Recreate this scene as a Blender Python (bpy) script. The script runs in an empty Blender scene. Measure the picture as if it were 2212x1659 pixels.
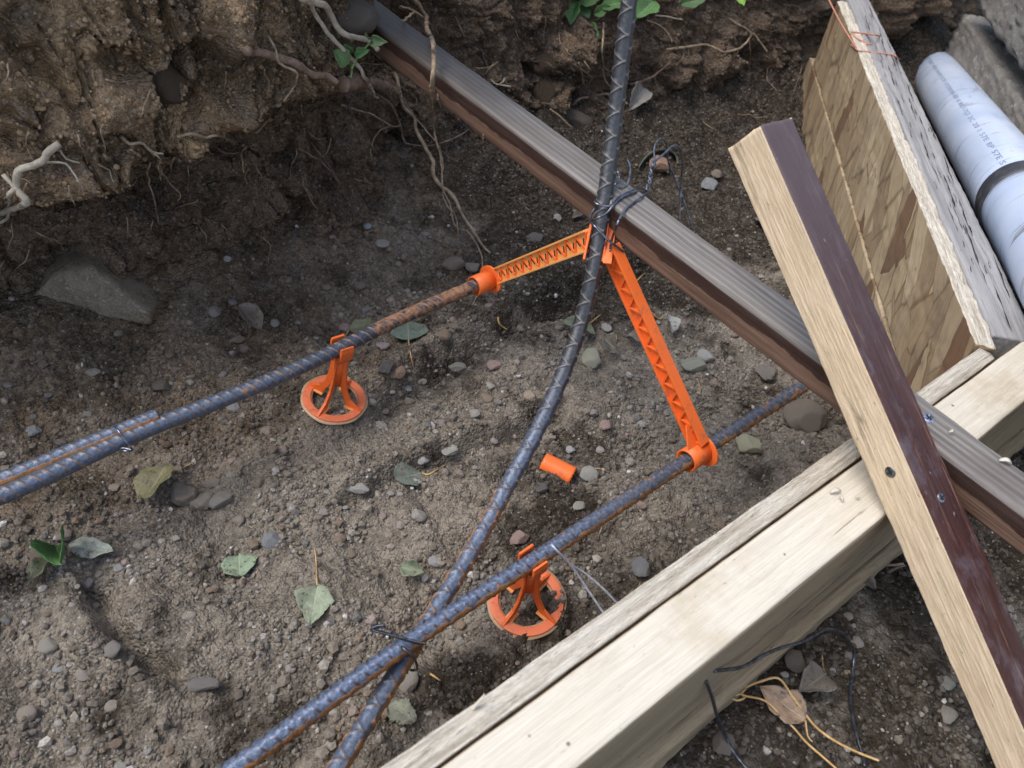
import bpy, bmesh, math, random
import numpy as np
from mathutils import Vector, Matrix, Quaternion
random.seed(7); RNG = np.random.default_rng(11)
S = bpy.context.scene; C = S.collection

# ------------------------------------------------------------------ camera
F = 1738.0; CX, CY = 1106.0, 829.5; H = 0.55       # focal length and centre in reading units (2212 x 1659)
R = np.array([[0.77997378, -0.36217123, 0.51036546],
              [-0.61499764, -0.59454346, 0.51797295],
              [0.11583955, -0.71787888, -0.68646276]])
EYE = np.array([0.0, 0.0, H])
def ray(x, y):
    d = R @ np.array([(x-CX)/F, (y-CY)/F, 1.0]); return d
def atz(x, y, z):
    d = ray(x, y); return EYE + d*((z-H)/d[2])
def atx(x, y, X):
    d = ray(x, y); return EYE + d*(X/d[0])
def aty(x, y, Y):
    d = ray(x, y); return EYE + d*(Y/d[1])
def atd(x, y, dep):
    return EYE + ray(x, y)*dep
def dep_of(P):
    return float((R.T @ (np.array(P)-EYE))[2])
cam = bpy.data.cameras.new('camera'); co = bpy.data.objects.new('camera', cam); C.objects.link(co)
co.matrix_world = Matrix(((R[0,0], -R[0,1], -R[0,2], 0), (R[1,0], -R[1,1], -R[1,2], 0), (R[2,0], -R[2,1], -R[2,2], H), (0,0,0,1)))
cam.sensor_width = 36; cam.lens = 36*F/2212; cam.clip_start = 0.01; cam.clip_end = 200
cam.dof.use_dof = True; cam.dof.focus_distance = 0.66; cam.dof.aperture_fstop = 13.0
S.camera = co

# ------------------------------------------------------------------ noise
def _h(i, j, k=0, s=0):
    v = (i.astype(np.int64)*374761393 + j.astype(np.int64)*668265263 + np.asarray(k, dtype=np.int64)*2147483647 + s*1274126177) & 0xffffffff
    v = ((v ^ (v >> 13))*1274126177) & 0xffffffff
    v = ((v ^ (v >> 16))*2246822519) & 0xffffffff
    return v ^ (v >> 15)
def _hf(i, j, k=0, s=0): return (_h(i, j, k, s) & 0xffff)/65535.0
def perlin2(x, y, s=0):
    xi, yi = np.floor(x), np.floor(y); fx, fy = x-xi, y-yi
    u, v = fx*fx*fx*(fx*(fx*6-15)+10), fy*fy*fy*(fy*(fy*6-15)+10)
    def g(a, b):
        t = _hf(xi+a, yi+b, 0, s)*6.2831853; return np.cos(t)*(fx-a)+np.sin(t)*(fy-b)
    return ((g(0,0)*(1-u)+g(1,0)*u)*(1-v)+(g(0,1)*(1-u)+g(1,1)*u)*v)*1.4
def fbm2(x, y, sc, o=4, s=0, gain=.5):
    r = 0; a = 1; f = 1.0/sc
    for k in range(o):
        r = r + a*perlin2(x*f, y*f, s+k*17); a *= gain; f *= 2.03
    return r
def bumps(x, y, cell, prob, s=0, rmin=.25, rmax=.5):
    """rounded crumbs: height of randomly placed half-buried balls, in units of cell"""
    X, Y = x/cell, y/cell; xi, yi = np.floor(X), np.floor(Y); best = np.zeros_like(X)
    for a in (-1, 0, 1):
        for b in (-1, 0, 1):
            i, j = xi+a, yi+b
            px, py = i+_hf(i, j, 1, s), j+_hf(i, j, 2, s)
            r = rmin+(rmax-rmin)*_hf(i, j, 3, s)**2
            on = _hf(i, j, 4, s) < prob
            st = .7+.6*_hf(i, j, 5, s)
            d2 = ((X-px)*st)**2+((Y-py)/st)**2
            hh = np.sqrt(np.maximum(r*r-d2, 0))
            best = np.maximum(best, np.where(on, hh, 0))
    return best*cell
def sstep(a, b, x):
    t = np.clip((x-a)/(b-a), 0, 1); return t*t*(3-2*t)

# ------------------------------------------------------------------ materials
class G:
    def __init__(s, name, rough=.8, metal=0.0, spec=.5):
        s.m = bpy.data.materials.new(name); s.m.use_nodes = True; s.nt = s.m.node_tree
        s.b = s.nt.nodes['Principled BSDF']; s.b.inputs['Roughness'].default_value = rough
        s.b.inputs['Metallic'].default_value = metal; s.b.inputs['Specular IOR Level'].default_value = spec
    def n(s, t, **k):
        nd = s.nt.nodes.new(t)
        for a, v in k.items(): setattr(nd, a, v)
        return nd
    def put(s, sock, v):
        if isinstance(v, bpy.types.NodeSocket): s.nt.links.new(v, sock)
        else:
            if isinstance(v, (tuple, list)) and len(v) == 3 and sock.type == 'RGBA': v = tuple(v)+(1,)
            sock.default_value = v
    def coord(s, o='Object'): return s.n('ShaderNodeTexCoord').outputs[o]
    def mp(s, v, sc=(1,1,1), rot=(0,0,0), loc=(0,0,0)):
        d = s.n('ShaderNodeMapping'); s.put(d.inputs[0], v); d.inputs['Scale'].default_value = sc
        d.inputs['Rotation'].default_value = rot; d.inputs['Location'].default_value = loc; return d.outputs[0]
    def noise(s, v, sc, det=4, ro=.55, dist=0.0, out=0):
        d = s.n('ShaderNodeTexNoise'); s.put(d.inputs['Vector'], v); d.inputs['Scale'].default_value = sc
        d.inputs['Detail'].default_value = det; d.inputs['Roughness'].default_value = ro; d.inputs['Distortion'].default_value = dist
        return d.outputs[out]
    def vor(s, v, sc, feat='F1', out='Distance', rnd=1.0):
        d = s.n('ShaderNodeTexVoronoi', feature=feat); s.put(d.inputs['Vector'], v); d.inputs['Scale'].default_value = sc
        d.inputs['Randomness'].default_value = rnd; return d.outputs[out]
    def math(s, op, a, b=0.0, c=0.0, clamp=False):
        d = s.n('ShaderNodeMath', operation=op, use_clamp=clamp); s.put(d.inputs[0], a); s.put(d.inputs[1], b); s.put(d.inputs[2], c); return d.outputs[0]
    def mix(s, f, a, b, mode='MIX'):
        d = s.n('ShaderNodeMix', data_type='RGBA', blend_type=mode); d.clamp_factor = True
        s.put(d.inputs['Factor'], f); s.put(d.inputs['A'], a); s.put(d.inputs['B'], b); return d.outputs['Result']
    def ss(s, v, a, b, lo=0.0, hi=1.0):
        d = s.n('ShaderNodeMapRange', interpolation_type='SMOOTHSTEP'); s.put(d.inputs[0], v)
        d.inputs[1].default_value = a; d.inputs[2].default_value = b; d.inputs[3].default_value = lo; d.inputs[4].default_value = hi; return d.outputs[0]
    def attr(s, name, out='Fac'):
        d = s.n('ShaderNodeAttribute', attribute_name=name); return d.outputs[out]
    def sep(s, v):
        d = s.n('ShaderNodeSeparateXYZ'); s.put(d.inputs[0], v); return d.outputs
    def ocol(s): return s.n('ShaderNodeObjectInfo').outputs['Color']
    def orand(s): return s.n('ShaderNodeObjectInfo').outputs['Random']
    def bump(s, h, dist, st=1.0, prev=None):
        d = s.n('ShaderNodeBump'); s.put(d.inputs['Height'], h); d.inputs['Distance'].default_value = dist; d.inputs['Strength'].default_value = st
        if prev is not None: s.put(d.inputs['Normal'], prev)
        return d.outputs[0]
    def done(s, col=None, rough=None, nor=None):
        if col is not None: s.put(s.b.inputs['Base Color'], col)
        if rough is not None: s.put(s.b.inputs['Roughness'], rough)
        if nor is not None: s.put(s.b.inputs['Normal'], nor)
        return s.m

def soil_mat(name, dry, damp, tan):
    g = G(name, .95, spec=.2); o = g.coord()
    d = g.attr('damp'); w = g.attr('tan')
    dn = g.noise(o, 60, 5, .65); d2 = g.ss(g.math('ADD', d, g.math('MULTIPLY', g.math('SUBTRACT', dn, .5), .9)), .30, .80)
    base = g.mix(w, g.mix(d2, dry, damp), tan)
    n1 = g.noise(o, 18, 5, .6); base = g.mix(g.ss(n1, .3, .68, .30, 0), base, (.02,.016,.012))
    cell = g.vor(o, 420, out='Color'); cs = g.sep(cell)
    base = g.mix(g.ss(cs[0], .2, 1., .0, .38), base, (.01,.008,.006))
    base = g.mix(g.ss(cs[1], .80, 1., .0, .35), base, g.mix(.5, base, (.55,.51,.46)))
    c2 = g.sep(g.vor(o, 150, out='Color')); base = g.mix(g.ss(c2[0], .55, 1., 0, .4), base, g.mix(.3, base, (.48,.43,.37)))
    base = g.mix(g.ss(c2[1], .6, 1., 0, .4), base, g.mix(.6, base, (0,0,0)))
    c3 = g.sep(g.vor(o, 700, out='Color')); base = g.mix(g.ss(c3[2], .975, 1., 0, .6), base, (.55,.52,.48))
    h = g.math('ADD', g.math('MULTIPLY', g.vor(o, 420), -1.2), g.math('MULTIPLY', g.vor(o, 170), -1.2))
    h = g.math('ADD', h, g.noise(o, 700, 4, .65))
    return g.done(base, None, g.bump(h, .0026, 1.0))
M = {}
M['soil'] = soil_mat('trench_soil', (.345,.298,.240), (.064,.049,.035), (.36,.25,.155))
M['bank'] = soil_mat('bank_soil', (.235,.162,.106), (.075,.055,.039), (.50,.335,.19))
g = G('gravel_bits', .9, spec=.3); o = g.coord()
gc = g.attr('tint', 'Color'); nn = g.noise(o, 500, 3, .6)
M['gravel'] = g.done(g.mix(g.ss(nn, .3, .7, 0, .5), gc, g.mix(.55, gc, (0,0,0))), None, g.bump(nn, .0008, .8))
def stone_mat():
    g = G('stone', .85, spec=.35); o = g.coord(); c = g.ocol()
    n = g.noise(o, 130, 6, .7); c1 = g.mix(g.ss(n, .35, .65), g.mix(.3, c, (.02,.017,.014)), c)
    sp = g.sep(g.vor(o, 700, out='Color')); c1 = g.mix(g.ss(sp[0], .75, 1, 0, .6), c1, g.mix(.5, c1, (.6,.56,.5)))
    c1 = g.mix(g.ss(sp[1], .75, 1, 0, .5), c1, (.03,.026,.022))
    dust = g.ss(g.noise(o, 60, 5, .65), .42, .65, 0, .7); c1 = g.mix(dust, c1, (.24,.20,.16))
    return g.done(c1, None, g.bump(g.math('ADD', n, g.noise(o, 500, 3, .6)), .0016, .9))
M['stone'] = stone_mat()
def steel(name, rust):
    g = G(name, .4, .3, .6); o = g.coord(); r = g.attr('rust'); bl = g.attr('blue')
    n = g.noise(o, 150, 6, .7); r2 = g.math('ADD', r, g.math('MULTIPLY', g.math('SUBTRACT', n, .5), 1.3))
    f = g.ss(r2, .38, .62)
    n2 = g.noise(o, 420, 5, .7)
    base = g.mix(bl, (.042,.045,.051), (.25,.315,.45))
    st = g.mix(g.ss(n2, .35, .68), g.mix(.5, base, (.01,.01,.013)), base)
    rc = g.mix(g.ss(g.noise(o, 220, 5, .65), .32, .66), tuple(x*.45 for x in rust), rust)
    dust = g.ss(g.noise(o, 90, 5, .7), .58, .74, 0, .4)
    rb = g.attr('rib'); st = g.mix(g.ss(rb, .25, .8, 0, .8), st, g.mix(bl, (.19,.17,.155), (.085,.055,.045))); col = g.mix(dust, g.mix(f, st, rc), (.20,.17,.135))
    g.put(g.b.inputs['Metallic'], g.math('MULTIPLY', g.math('SUBTRACT', 1.0, f), g.math('ADD', .06, g.math('MULTIPLY', bl, .54))))
    ro = g.math('ADD', g.ss(n2, .3, .7, .28, .46), g.math('MULTIPLY', f, .4))
    return g.done(col, ro, g.bump(g.math('ADD', n2, g.math('MULTIPLY', f, g.noise(o, 800, 3, .6))), .0006, .8))
M['bar'] = steel('mill_scale_steel', (.40,.19,.068)); M['bar_rust'] = steel('rusted_steel', (.36,.185,.10))
g = G('dull_steel_wire', .3, .8, .6); n = g.noise(g.coord(), 300, 3, .6); M['wire_mid'] = g.done(g.mix(g.ss(n, .3, .7), (.07,.076,.09), (.24,.26,.31)))
g = G('bare_steel_wire', .35, .2, .6); n = g.noise(g.coord(), 300, 3, .6); M['wire_bright'] = g.done(g.mix(g.ss(n, .3, .7), (.34,.38,.47), (.55,.59,.68)))
g = G('black_annealed_wire', .32, .75, .6); n = g.noise(g.coord(), 300, 3, .6)
M['wire'] = g.done(g.mix(g.ss(n, .3, .7), (.035,.037,.045), (.12,.13,.16)))
def plastic(name, c, sss=.0, dirt=.5):
    g = G(name, .42, 0, .45); o = g.coord('Object')
    n = g.noise(o, 90, 7, .75); d = g.ss(n, .52, .70, 0, dirt)
    n2 = g.noise(o, 25, 3, .5); c1 = g.mix(g.ss(n2, .3, .7), tuple(x*.9 for x in c), c)
    col = g.mix(d, c1, (.16,.11,.075))
    g.b.inputs['Subsurface Weight'].default_value = sss
    g.b.inputs['Subsurface Radius'].default_value = (.004,.002,.0008); g.b.inputs['Subsurface Scale'].default_value = 1.0
    return g.done(col, g.ss(n, .3, .8, .34, .6), g.bump(g.noise(o, 350, 3, .6), .0002, .5))
M['orange'] = plastic('orange_plastic', (.88,.165,.030), .0, .55)
M['orange_pale'] = plastic('dusty_orange_plastic', (.80,.20,.085), .0, .75)
M['orange_thin'] = plastic('thin_amber_plastic', (.88,.40,.12), .0, .4)
M['flash'] = plastic('pale_moulding_flash', (.55,.36,.22), .0, .9)
M['moss'] = None

def wood(name, c1, c2, gl=8, gw=260, dirt=(.10,.075,.05), dirt_amt=.6, rough=.72, bump=.0005, knots=True, stain=None):
    g = G(name, rough, 0, .3); o = g.coord()
    dist = g.noise(g.mp(o, (3, 14, 14)), 1.0, 3, .5, out=1)
    ov = g.n('ShaderNodeVectorMath', operation='ADD'); g.put(ov.inputs[0], g.mp(o, (gl, gw, gw)))
    sc = g.n('ShaderNodeVectorMath', operation='SCALE'); g.put(sc.inputs[0], dist); sc.inputs['Scale'].default_value = 2.2; g.put(ov.inputs[1], sc.outputs[0])
    gr = g.noise(ov.outputs[0], 1.0, 4, .6)
    fine = g.noise(g.mp(o, (30, 1500, 1500)), 1.0, 3, .6)
    c = g.mix(g.ss(gr, .34, .66), c1, c2)
    c = g.mix(g.ss(fine, .35, .7, 0, .45), c, g.mix(.5, c, tuple(x*.35 for x in c1)))
    dn = g.noise(g.mp(o, (9, 40, 40)), 1.0, 6, .7); c = g.mix(g.ss(dn, .56, .74, 0, dirt_amt), c, dirt)
    sp = g.noise(g.mp(o, (120, 420, 420)), 1.0, 4, .7); c = g.mix(g.ss(sp, .64, .74, 0, dirt_amt), c, tuple(x*.4 for x in dirt))
    if stain: c = stain(g, o, c)
    return g.done(c, g.ss(gr, .3, .7, rough-.08, rough+.1), g.bump(g.math('ADD', gr, g.math('MULTIPLY', fine, .6)), bump, .9))
def pine_marks(g, o, c):
    k = g.noise(g.mp(o, (7, 160, 160)), 1.0, 4, .6, .4); c = g.mix(g.ss(k, .69, .72, 0, .7), c, (.16,.115,.07))
    p = g.sep(g.vor(o, 160, out='Color')); pd_ = g.vor(o, 160); c = g.mix(g.math('MULTIPLY', g.ss(p[0], .965, .97), g.ss(pd_, .12, .25, .8, 0)), c, (.10,.075,.05))
    m = g.noise(o, 14, 5, .65); return g.mix(g.ss(m, .52, .70, 0, .45), c, (.40,.31,.19))
M['pine'] = wood('pale_pine', (.585,.53,.43), (.65,.595,.495), gl=3, gw=430, dirt=(.30,.24,.16), dirt_amt=.5, stain=pine_marks)
M['pine_side'] = wood('shaded_side_pine', (.24,.18,.112), (.34,.262,.172), dirt=(.06,.045,.03), dirt_amt=.9, bump=.0008)  # darker copy of the pine; the outer face's shade is in the colour
M['pine_dirty'] = wood('dirty_pine', (.24,.175,.105), (.36,.275,.175), dirt=(.06,.046,.033), dirt_amt=.9, bump=.001)
M['cut_tan'] = wood('tan_cut_wood', (.60,.45,.29), (.73,.58,.40), gl=34, gw=520, dirt=(.075,.055,.036), dirt_amt=.85, bump=.0012)
M['weathered'] = wood('grey_weathered_wood', (.24,.235,.235), (.37,.36,.355), gl=6, gw=200, dirt=(.09,.085,.08), dirt_amt=.35, bump=.0010)
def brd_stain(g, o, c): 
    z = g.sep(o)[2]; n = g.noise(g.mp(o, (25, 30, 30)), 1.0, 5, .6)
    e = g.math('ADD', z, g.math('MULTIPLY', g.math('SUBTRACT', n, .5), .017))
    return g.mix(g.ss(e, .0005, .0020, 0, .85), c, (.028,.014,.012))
M['brown_side'] = wood('brown_stained_wood', (.125,.073,.050), (.205,.122,.085), gl=10, gw=420, dirt=(.045,.028,.02), dirt_amt=.6, rough=.5, stain=brd_stain)
def scuffs(g, o, c):
    k = g.noise(g.mp(o, (9, 420, 420)), 1.0, 3, .6); c = g.mix(g.ss(k, .64, .70, 0, .75), c, (.26,.12,.065))
    n = g.noise(g.mp(o, (30, 60, 60)), 1.0, 6, .7); c = g.mix(g.ss(n, .50, .70, 0, .55), c, (.15,.125,.14))
    fx = g.math('ADD', g.sep(o)[0], g.math('MULTIPLY', g.math('SUBTRACT', n, .5), .35)); c = g.mix(g.ss(fx, .02, .24, .6, 0), c, (.13,.105,.115))
    q = g.noise(g.mp(o, (120, 200, 200)), 1.0, 5, .75); return g.mix(g.ss(q, .63, .70, 0, .7), c, (.34,.31,.31))
M['brown_paint'] = wood('maroon_stained_wood', (.040,.0135,.0115), (.075,.027,.020), gl=12, gw=330, dirt=(.10,.075,.075), dirt_amt=.5, rough=.45, stain=scuffs)
def grooves(g, o, c):
    y = g.sep(o)[1]; n = g.noise(g.mp(o, (4, 1, 1)), 1.0, 2)
    wv = g.math('SINE', g.math('ADD', g.math('MULTIPLY', y, 1250.0), g.math('MULTIPLY', n, 9.0)))
    c = g.mix(g.ss(wv, -.3, .95, 0, .45), c, (.30,.28,.26))
    dk = g.noise(g.mp(o, (7, 25, 25)), 1.0, 5, .65)
    c = g.mix(g.ss(dk, .54, .7, 0, .5), c, (.10,.075,.07)); dx = g.math('ADD', g.sep(o)[0], g.math('MULTIPLY', g.math('SUBTRACT', dk, .5), .5)); return g.mix(g.ss(dx, .45, .86, 0, .88), c, (.060,.046,.035))  # browned towards the far end: soil, and painted-in shade of the bank recess
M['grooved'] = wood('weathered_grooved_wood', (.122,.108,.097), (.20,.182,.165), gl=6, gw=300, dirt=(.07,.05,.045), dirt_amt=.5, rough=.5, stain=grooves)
def osb():
    g = G('strand_board', .75, 0, .3); o = g.coord(); dn = g.noise(o, 55, 3, .5, out=1); c = None; h = None
    pal = [((.31,.228,.142), (.43,.337,.217)), ((.28,.20,.12), (.41,.315,.197)), ((.33,.248,.155), (.47,.378,.252)), ((.30,.222,.138), (.45,.36,.238))]
    for k, (a, sx, sz, off) in enumerate(((1.0, 8, 25, 0.), (1.4, 9, 28, .3), (.7, 10, 32, .7), (1.2, 11, 40, .15))):
        d = g.n('ShaderNodeVectorMath', operation='MULTIPLY_ADD'); g.put(d.inputs[0], dn); d.inputs[1].default_value = (.007,.007,.007); g.put(d.inputs[2], o)
        r = g.mp(d.outputs[0], (1,0,1), (0, a, 0), (off, 0, off*.7)); v = g.mp(r, (sx, 1, sz))
        q = g.sep(g.vor(v, 1.0, out='Color')); ed = g.vor(v, 1.0, 'DISTANCE_TO_EDGE')
        st = g.noise(g.mp(r, (18, 1, 700)), 1.0, 4, .65)
        cc = g.mix(g.ss(q[0], .0, 1.), *pal[k]); cc = g.mix(g.ss(q[2], .91, .92, 0, .85), cc, (.16,.085,.05))
        cc = g.mix(g.ss(st, .36, .68, 0, .55), cc, g.mix(.55, cc, (.05,.03,.015))); cc = g.mix(g.ss(ed, .0, .045, .7, 0), cc, (.12,.08,.045))
        if c is None: c, h = cc, q[1]
        else:
            m = g.ss(q[1], .60, .62); c = g.mix(m, c, cc); h = g.math('ADD', h, g.math('MULTIPLY', m, q[0]))
    dt = g.noise(o, 26, 6, .7); c = g.mix(g.ss(dt, .48, .72, 0, .5), c, (.14,.11,.08))
    return g.done(c, None, g.bump(h, .0008, .9))
M['osb'] = osb()
g = G('strand_board_edge', .85, 0, .25); o = g.coord()
a = g.noise(g.mp(o, (14, 260, 260)), 1.0, 5, .7, .6); b = g.noise(g.mp(o, (70, 700, 700)), 1.0, 4, .7)
c = g.mix(g.ss(a, .3, .68), (.46,.39,.30), (.84,.78,.66)); c = g.mix(g.ss(b, .55, .72, 0, .6), c, (.09,.065,.045))
M['osb_edge'] = g.done(c, None, g.bump(g.math('ADD', a, b), .003, 1.0))
g = G('white_pvc', .35, 0, .5); o = g.coord()
s1 = g.noise(g.mp(o, (26, 26, 7)), 1.0, 6, .7, 1.2); s2 = g.noise(g.mp(o, (60, 60, 160)), 1.0, 5, .7); big = g.noise(o, 9, 4, .6)
c = g.mix(g.ss(big, .35, .7), (.44,.52,.67), (.55,.62,.74)); c = g.mix(g.ss(s1, .58, .70, 0, .45), c, (.19,.175,.16))
z = g.sep(o)[2]
sm = g.noise(g.mp(o, (5, 5, 60)), 1.0, 5, .7, .8); c = g.mix(g.ss(sm, .60, .65, 0, .8), c, (.13,.13,.14)); c = g.mix(g.ss(s2, .70, .76, 0, .8), c, (.07,.06,.05))
M['pvc'] = g.done(c, g.ss(s1, .3, .7, .3, .55))
g = G('black_rubber', .5); n = g.noise(g.coord(), 60, 5, .7); M['rubber'] = g.done(g.mix(g.ss(n, .5, .7, 0, .6), (.035,.037,.045), (.16,.15,.14)))
g = G('ink', .6); M['ink'] = g.done((.20,.25,.39))
g = G('grey_concrete', .9, 0, .25); o = g.coord(); n = g.noise(o, 30, 7, .7); n2 = g.noise(o, 260, 4, .7)
c = g.mix(g.ss(n, .3, .7), (.17,.16,.145), (.27,.255,.235)); c = g.mix(g.ss(n2, .6, .75, 0, .6), c, (.06,.056,.05)); sp = g.sep(g.vor(o, 300, out='Color')); c = g.mix(g.ss(sp[0], .93, 1, 0, .6), c, (.5,.49,.47))
M['concrete'] = g.done(c, None, g.bump(g.math('ADD', n, n2), .002, .9))
def root_mat(name, c1, c2):
    g = G(name, .85, 0, .2); o = g.coord(); n = g.noise(o, 90, 5, .7)
    c = g.mix(g.ss(n, .35, .65), c1, c2); d = g.noise(o, 30, 3, .6); c = g.mix(g.ss(d, .5, .7, 0, .7), c, (.07,.05,.035))
    return g.done(c, None, g.bump(g.noise(o, 500, 4, .7), .0008, .9))
M['root'] = root_mat('tan_root_bark', (.23,.165,.11), (.42,.325,.23)); M['root_pale'] = root_mat('pale_root_bark', (.33,.28,.22), (.50,.44,.35))
M['root_red'] = root_mat('reddish_root_bark', (.14,.095,.07), (.27,.19,.145)); M['straw'] = root_mat('dry_straw', (.45,.27,.10), (.62,.42,.2))
def leaf_mat(name, tr=.15, dirt=.6):
    g = G(name, .6, 0, .35); o = g.coord(); c = g.ocol(); uv = g.sep(g.n('ShaderNodeUVMap', uv_map='uv').outputs[0])
    av = g.math('ABSOLUTE', uv[1]); ph = g.math('SUBTRACT', g.math('MULTIPLY', uv[0], 44.0), g.math('MULTIPLY', av, 26.0))
    ve = g.math('MAXIMUM', g.ss(g.math('SINE', ph), .82, 1.0, 0, .6), g.ss(av, .0, .07, 1.0, 0))
    n = g.noise(o, 120, 6, .7); c1 = g.mix(g.ss(n, .35, .65, 0, .7), c, g.mix(.5, c, (.05,.045,.03)))
    c1 = g.mix(g.math('MULTIPLY', ve, .45), c1, g.mix(.6, c1, (.5,.5,.4)))
    d = g.noise(o, 75, 6, .75); c1 = g.mix(g.ss(d, .54, .68, 0, dirt), c1, (.11,.09,.07))
    sp = g.sep(g.vor(o, 600, out='Color')); c1 = g.mix(g.ss(sp[0], .9, 1, 0, dirt), c1, (.05,.04,.03))
    g.done(c1, None, g.bump(g.math('ADD', g.math('MULTIPLY', ve, -.6), n), .0006, .9)); return g.m
M['leaf'] = leaf_mat('dry_leaf', .1, .75); M['leaf_green'] = leaf_mat('green_leaf', .25, .12)
g = G('zinc_screw', .35, .9); n = g.noise(g.coord(), 400, 4, .7); M['screw'] = g.done(g.mix(g.ss(n, .4, .65, 0, .8), g.ocol(), (.05,.05,.055)))
g = G('screw_recess', .7); M['recess'] = g.done((.015,.015,.017))
g = G('coral_twine', .9); n = g.noise(g.coord(), 900, 3, .6); M['twine'] = g.done(g.mix(n, (.36,.13,.085), (.62,.30,.20)))
g = G('green_glazed_clay', .6); n = g.noise(g.coord(), 90, 5, .7); M['greenpipe'] = g.done(g.mix(g.ss(n, .4, .62), (.075,.13,.10), (.07,.045,.03)))
g = G('crack', .95); M['crack'] = g.done((.012,.011,.010))

# ------------------------------------------------------------------ object helpers
def tag(o, label=None, cat=None, group=None, kind=None):
    if label: o['label'] = label
    if cat: o['category'] = cat
    if group: o['group'] = group
    if kind: o['kind'] = kind
    return o
def link(name, me, mat=None, parent=None, loc=None):
    o = bpy.data.objects.new(name, me); C.objects.link(o)
    if mat: me.materials.append(mat)
    if parent is not None: o.parent = parent
    if loc is not None: o.location = loc
    return o
def empty(name, loc=(0,0,0)):
    o = bpy.data.objects.new(name, None); C.objects.link(o); o.location = loc; o.empty_display_size = .01; return o
def pymesh(name, v, f, smooth=True):
    me = bpy.data.meshes.new(name); me.from_pydata([tuple(map(float, p)) for p in v], [], f)
    me.polygons.foreach_set('use_smooth', [smooth]*len(me.polygons)); me.update(); return me
def npmesh(name, V, Q, smooth=True, attrs=None, cols=None):
    me = bpy.data.meshes.new(name); k = Q.shape[1]; n = len(Q)
    me.vertices.add(len(V)); me.vertices.foreach_set('co', V.astype(np.float32).ravel())
    me.loops.add(n*k); me.loops.foreach_set('vertex_index', Q.astype(np.int32).ravel())
    me.polygons.add(n); me.polygons.foreach_set('loop_start', (np.arange(n)*k).astype(np.int32)); 
    me.polygons.foreach_set('use_smooth', np.full(n, smooth))
    for nm, a in (attrs or {}).items():
        me.attributes.new(nm, 'FLOAT', 'POINT').data.foreach_set('value', a.astype(np.float32).ravel())
    if cols is not None:
        me.attributes.new('tint', 'FLOAT_COLOR', 'POINT').data.foreach_set('color', cols.astype(np.float32).ravel())
    me.update(calc_edges=True); me.validate(); return me
def gridfaces(nu, nv):
    i = np.arange(nu-1)[:, None]*nv + np.arange(nv-1)[None, :]
    return np.stack([i, i+nv, i+nv+1, i+1], -1).reshape(-1, 4)
def catmull(P, step):
    P = np.array(P, float); out = []; n = len(P)
    for i in range(n-1):
        p0, p1, p2, p3 = P[max(i-1,0)], P[i], P[i+1], P[min(i+2,n-1)]
        m = max(2, int(np.linalg.norm(p2[:3]-p1[:3])/step))
        for t in np.arange(m)/m:
            out.append(.5*((2*p1)+(-p0+p2)*t+(2*p0-5*p1+4*p2-p3)*t*t+(-p0+3*p1-3*p2+p3)*t**3))
    out.append(P[-1]); return np.array(out)
def frames(P):
    T = np.gradient(P, axis=0); T /= np.linalg.norm(T, axis=1)[:, None]+1e-12
    n = np.cross(T[0], [0,0,1.0]); 
    if np.linalg.norm(n) < .05: n = np.cross(T[0], [1.0,0,0])
    n /= np.linalg.norm(n); N = []
    for t in T:
        n = n - t*(n@t); n /= np.linalg.norm(n); N.append(n.copy())
    N = np.array(N); return T, N, np.cross(T, N)
def tube_data(P, rad, seg=8):
    P = np.array(P, float); T, N, B = frames(P); rad = np.broadcast_to(np.asarray(rad, float), (len(P),))
    a = np.arange(seg)/seg*2*np.pi
    V = P[:, None]+rad[:, None, None]*(np.cos(a)[None, :, None]*N[:, None]+np.sin(a)[None, :, None]*B[:, None])
    V = V.reshape(-1, 3); F_ = []
    for i in range(len(P)-1):
        for j in range(seg):
            F_.append((i*seg+j, i*seg+(j+1) % seg, (i+1)*seg+(j+1) % seg, (i+1)*seg+j))
    F_.append(tuple(range(seg-1, -1, -1))); F_.append(tuple((len(P)-1)*seg+j for j in range(seg)))
    return [tuple(v) for v in V], F_
def merge(parts):
    V, F_ = [], []
    for v, f in parts:
        o = len(V); V += list(v); F_ += [tuple(i+o for i in q) for q in f]
    return V, F_
def tubes(name, paths, mat, parent=None, seg=8):
    v, f = merge([tube_data(p, r, seg) for p, r in paths]); return link(name, pymesh(name, v, f), mat, parent)
def prism(poly, axis_o, ax, ay, az, t):
    """polygon (list of 2-D points in ax, ay) extruded by +-t/2 along az"""
    n = len(poly); V = []
    for s in (-.5, .5):
        for (a, b) in poly: V.append(np.array(axis_o)+np.array(ax)*a+np.array(ay)*b+np.array(az)*t*s)
    F_ = [tuple(range(n-1, -1, -1)), tuple(range(n, 2*n))]+[(i, (i+1) % n, n+(i+1) % n, n+i) for i in range(n)]
    return V, F_
def bevelled(me, w=.0006, seg=2):
    bm = bmesh.new(); bm.from_mesh(me); bmesh.ops.remove_doubles(bm, verts=bm.verts, dist=1e-6)
    bmesh.ops.recalc_face_normals(bm, faces=bm.faces)
    try: bmesh.ops.bevel(bm, geom=[e for e in bm.edges if len(e.link_faces) == 2 and e.calc_face_angle(0) > .5], offset=w, segments=seg, profile=.6, affect='EDGES', clamp_overlap=True)
    except Exception: pass
    bm.to_mesh(me); bm.free(); return me
RINGN = {}
def face_mat(o, mat, pred):
    rn, nx = RINGN[o.data.name]; o.data.materials.append(mat); k = len(o.data.materials)-1; n = len(rn); on = np.array([pred(a, b) for a, b in rn]); idx = np.zeros(len(o.data.polygons), dtype=np.int32)
    o.data.polygons.foreach_get('material_index', idx); idx[:(nx-1)*n][np.tile(on, nx-1)] = k; o.data.polygons.foreach_set('material_index', idx)
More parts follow.
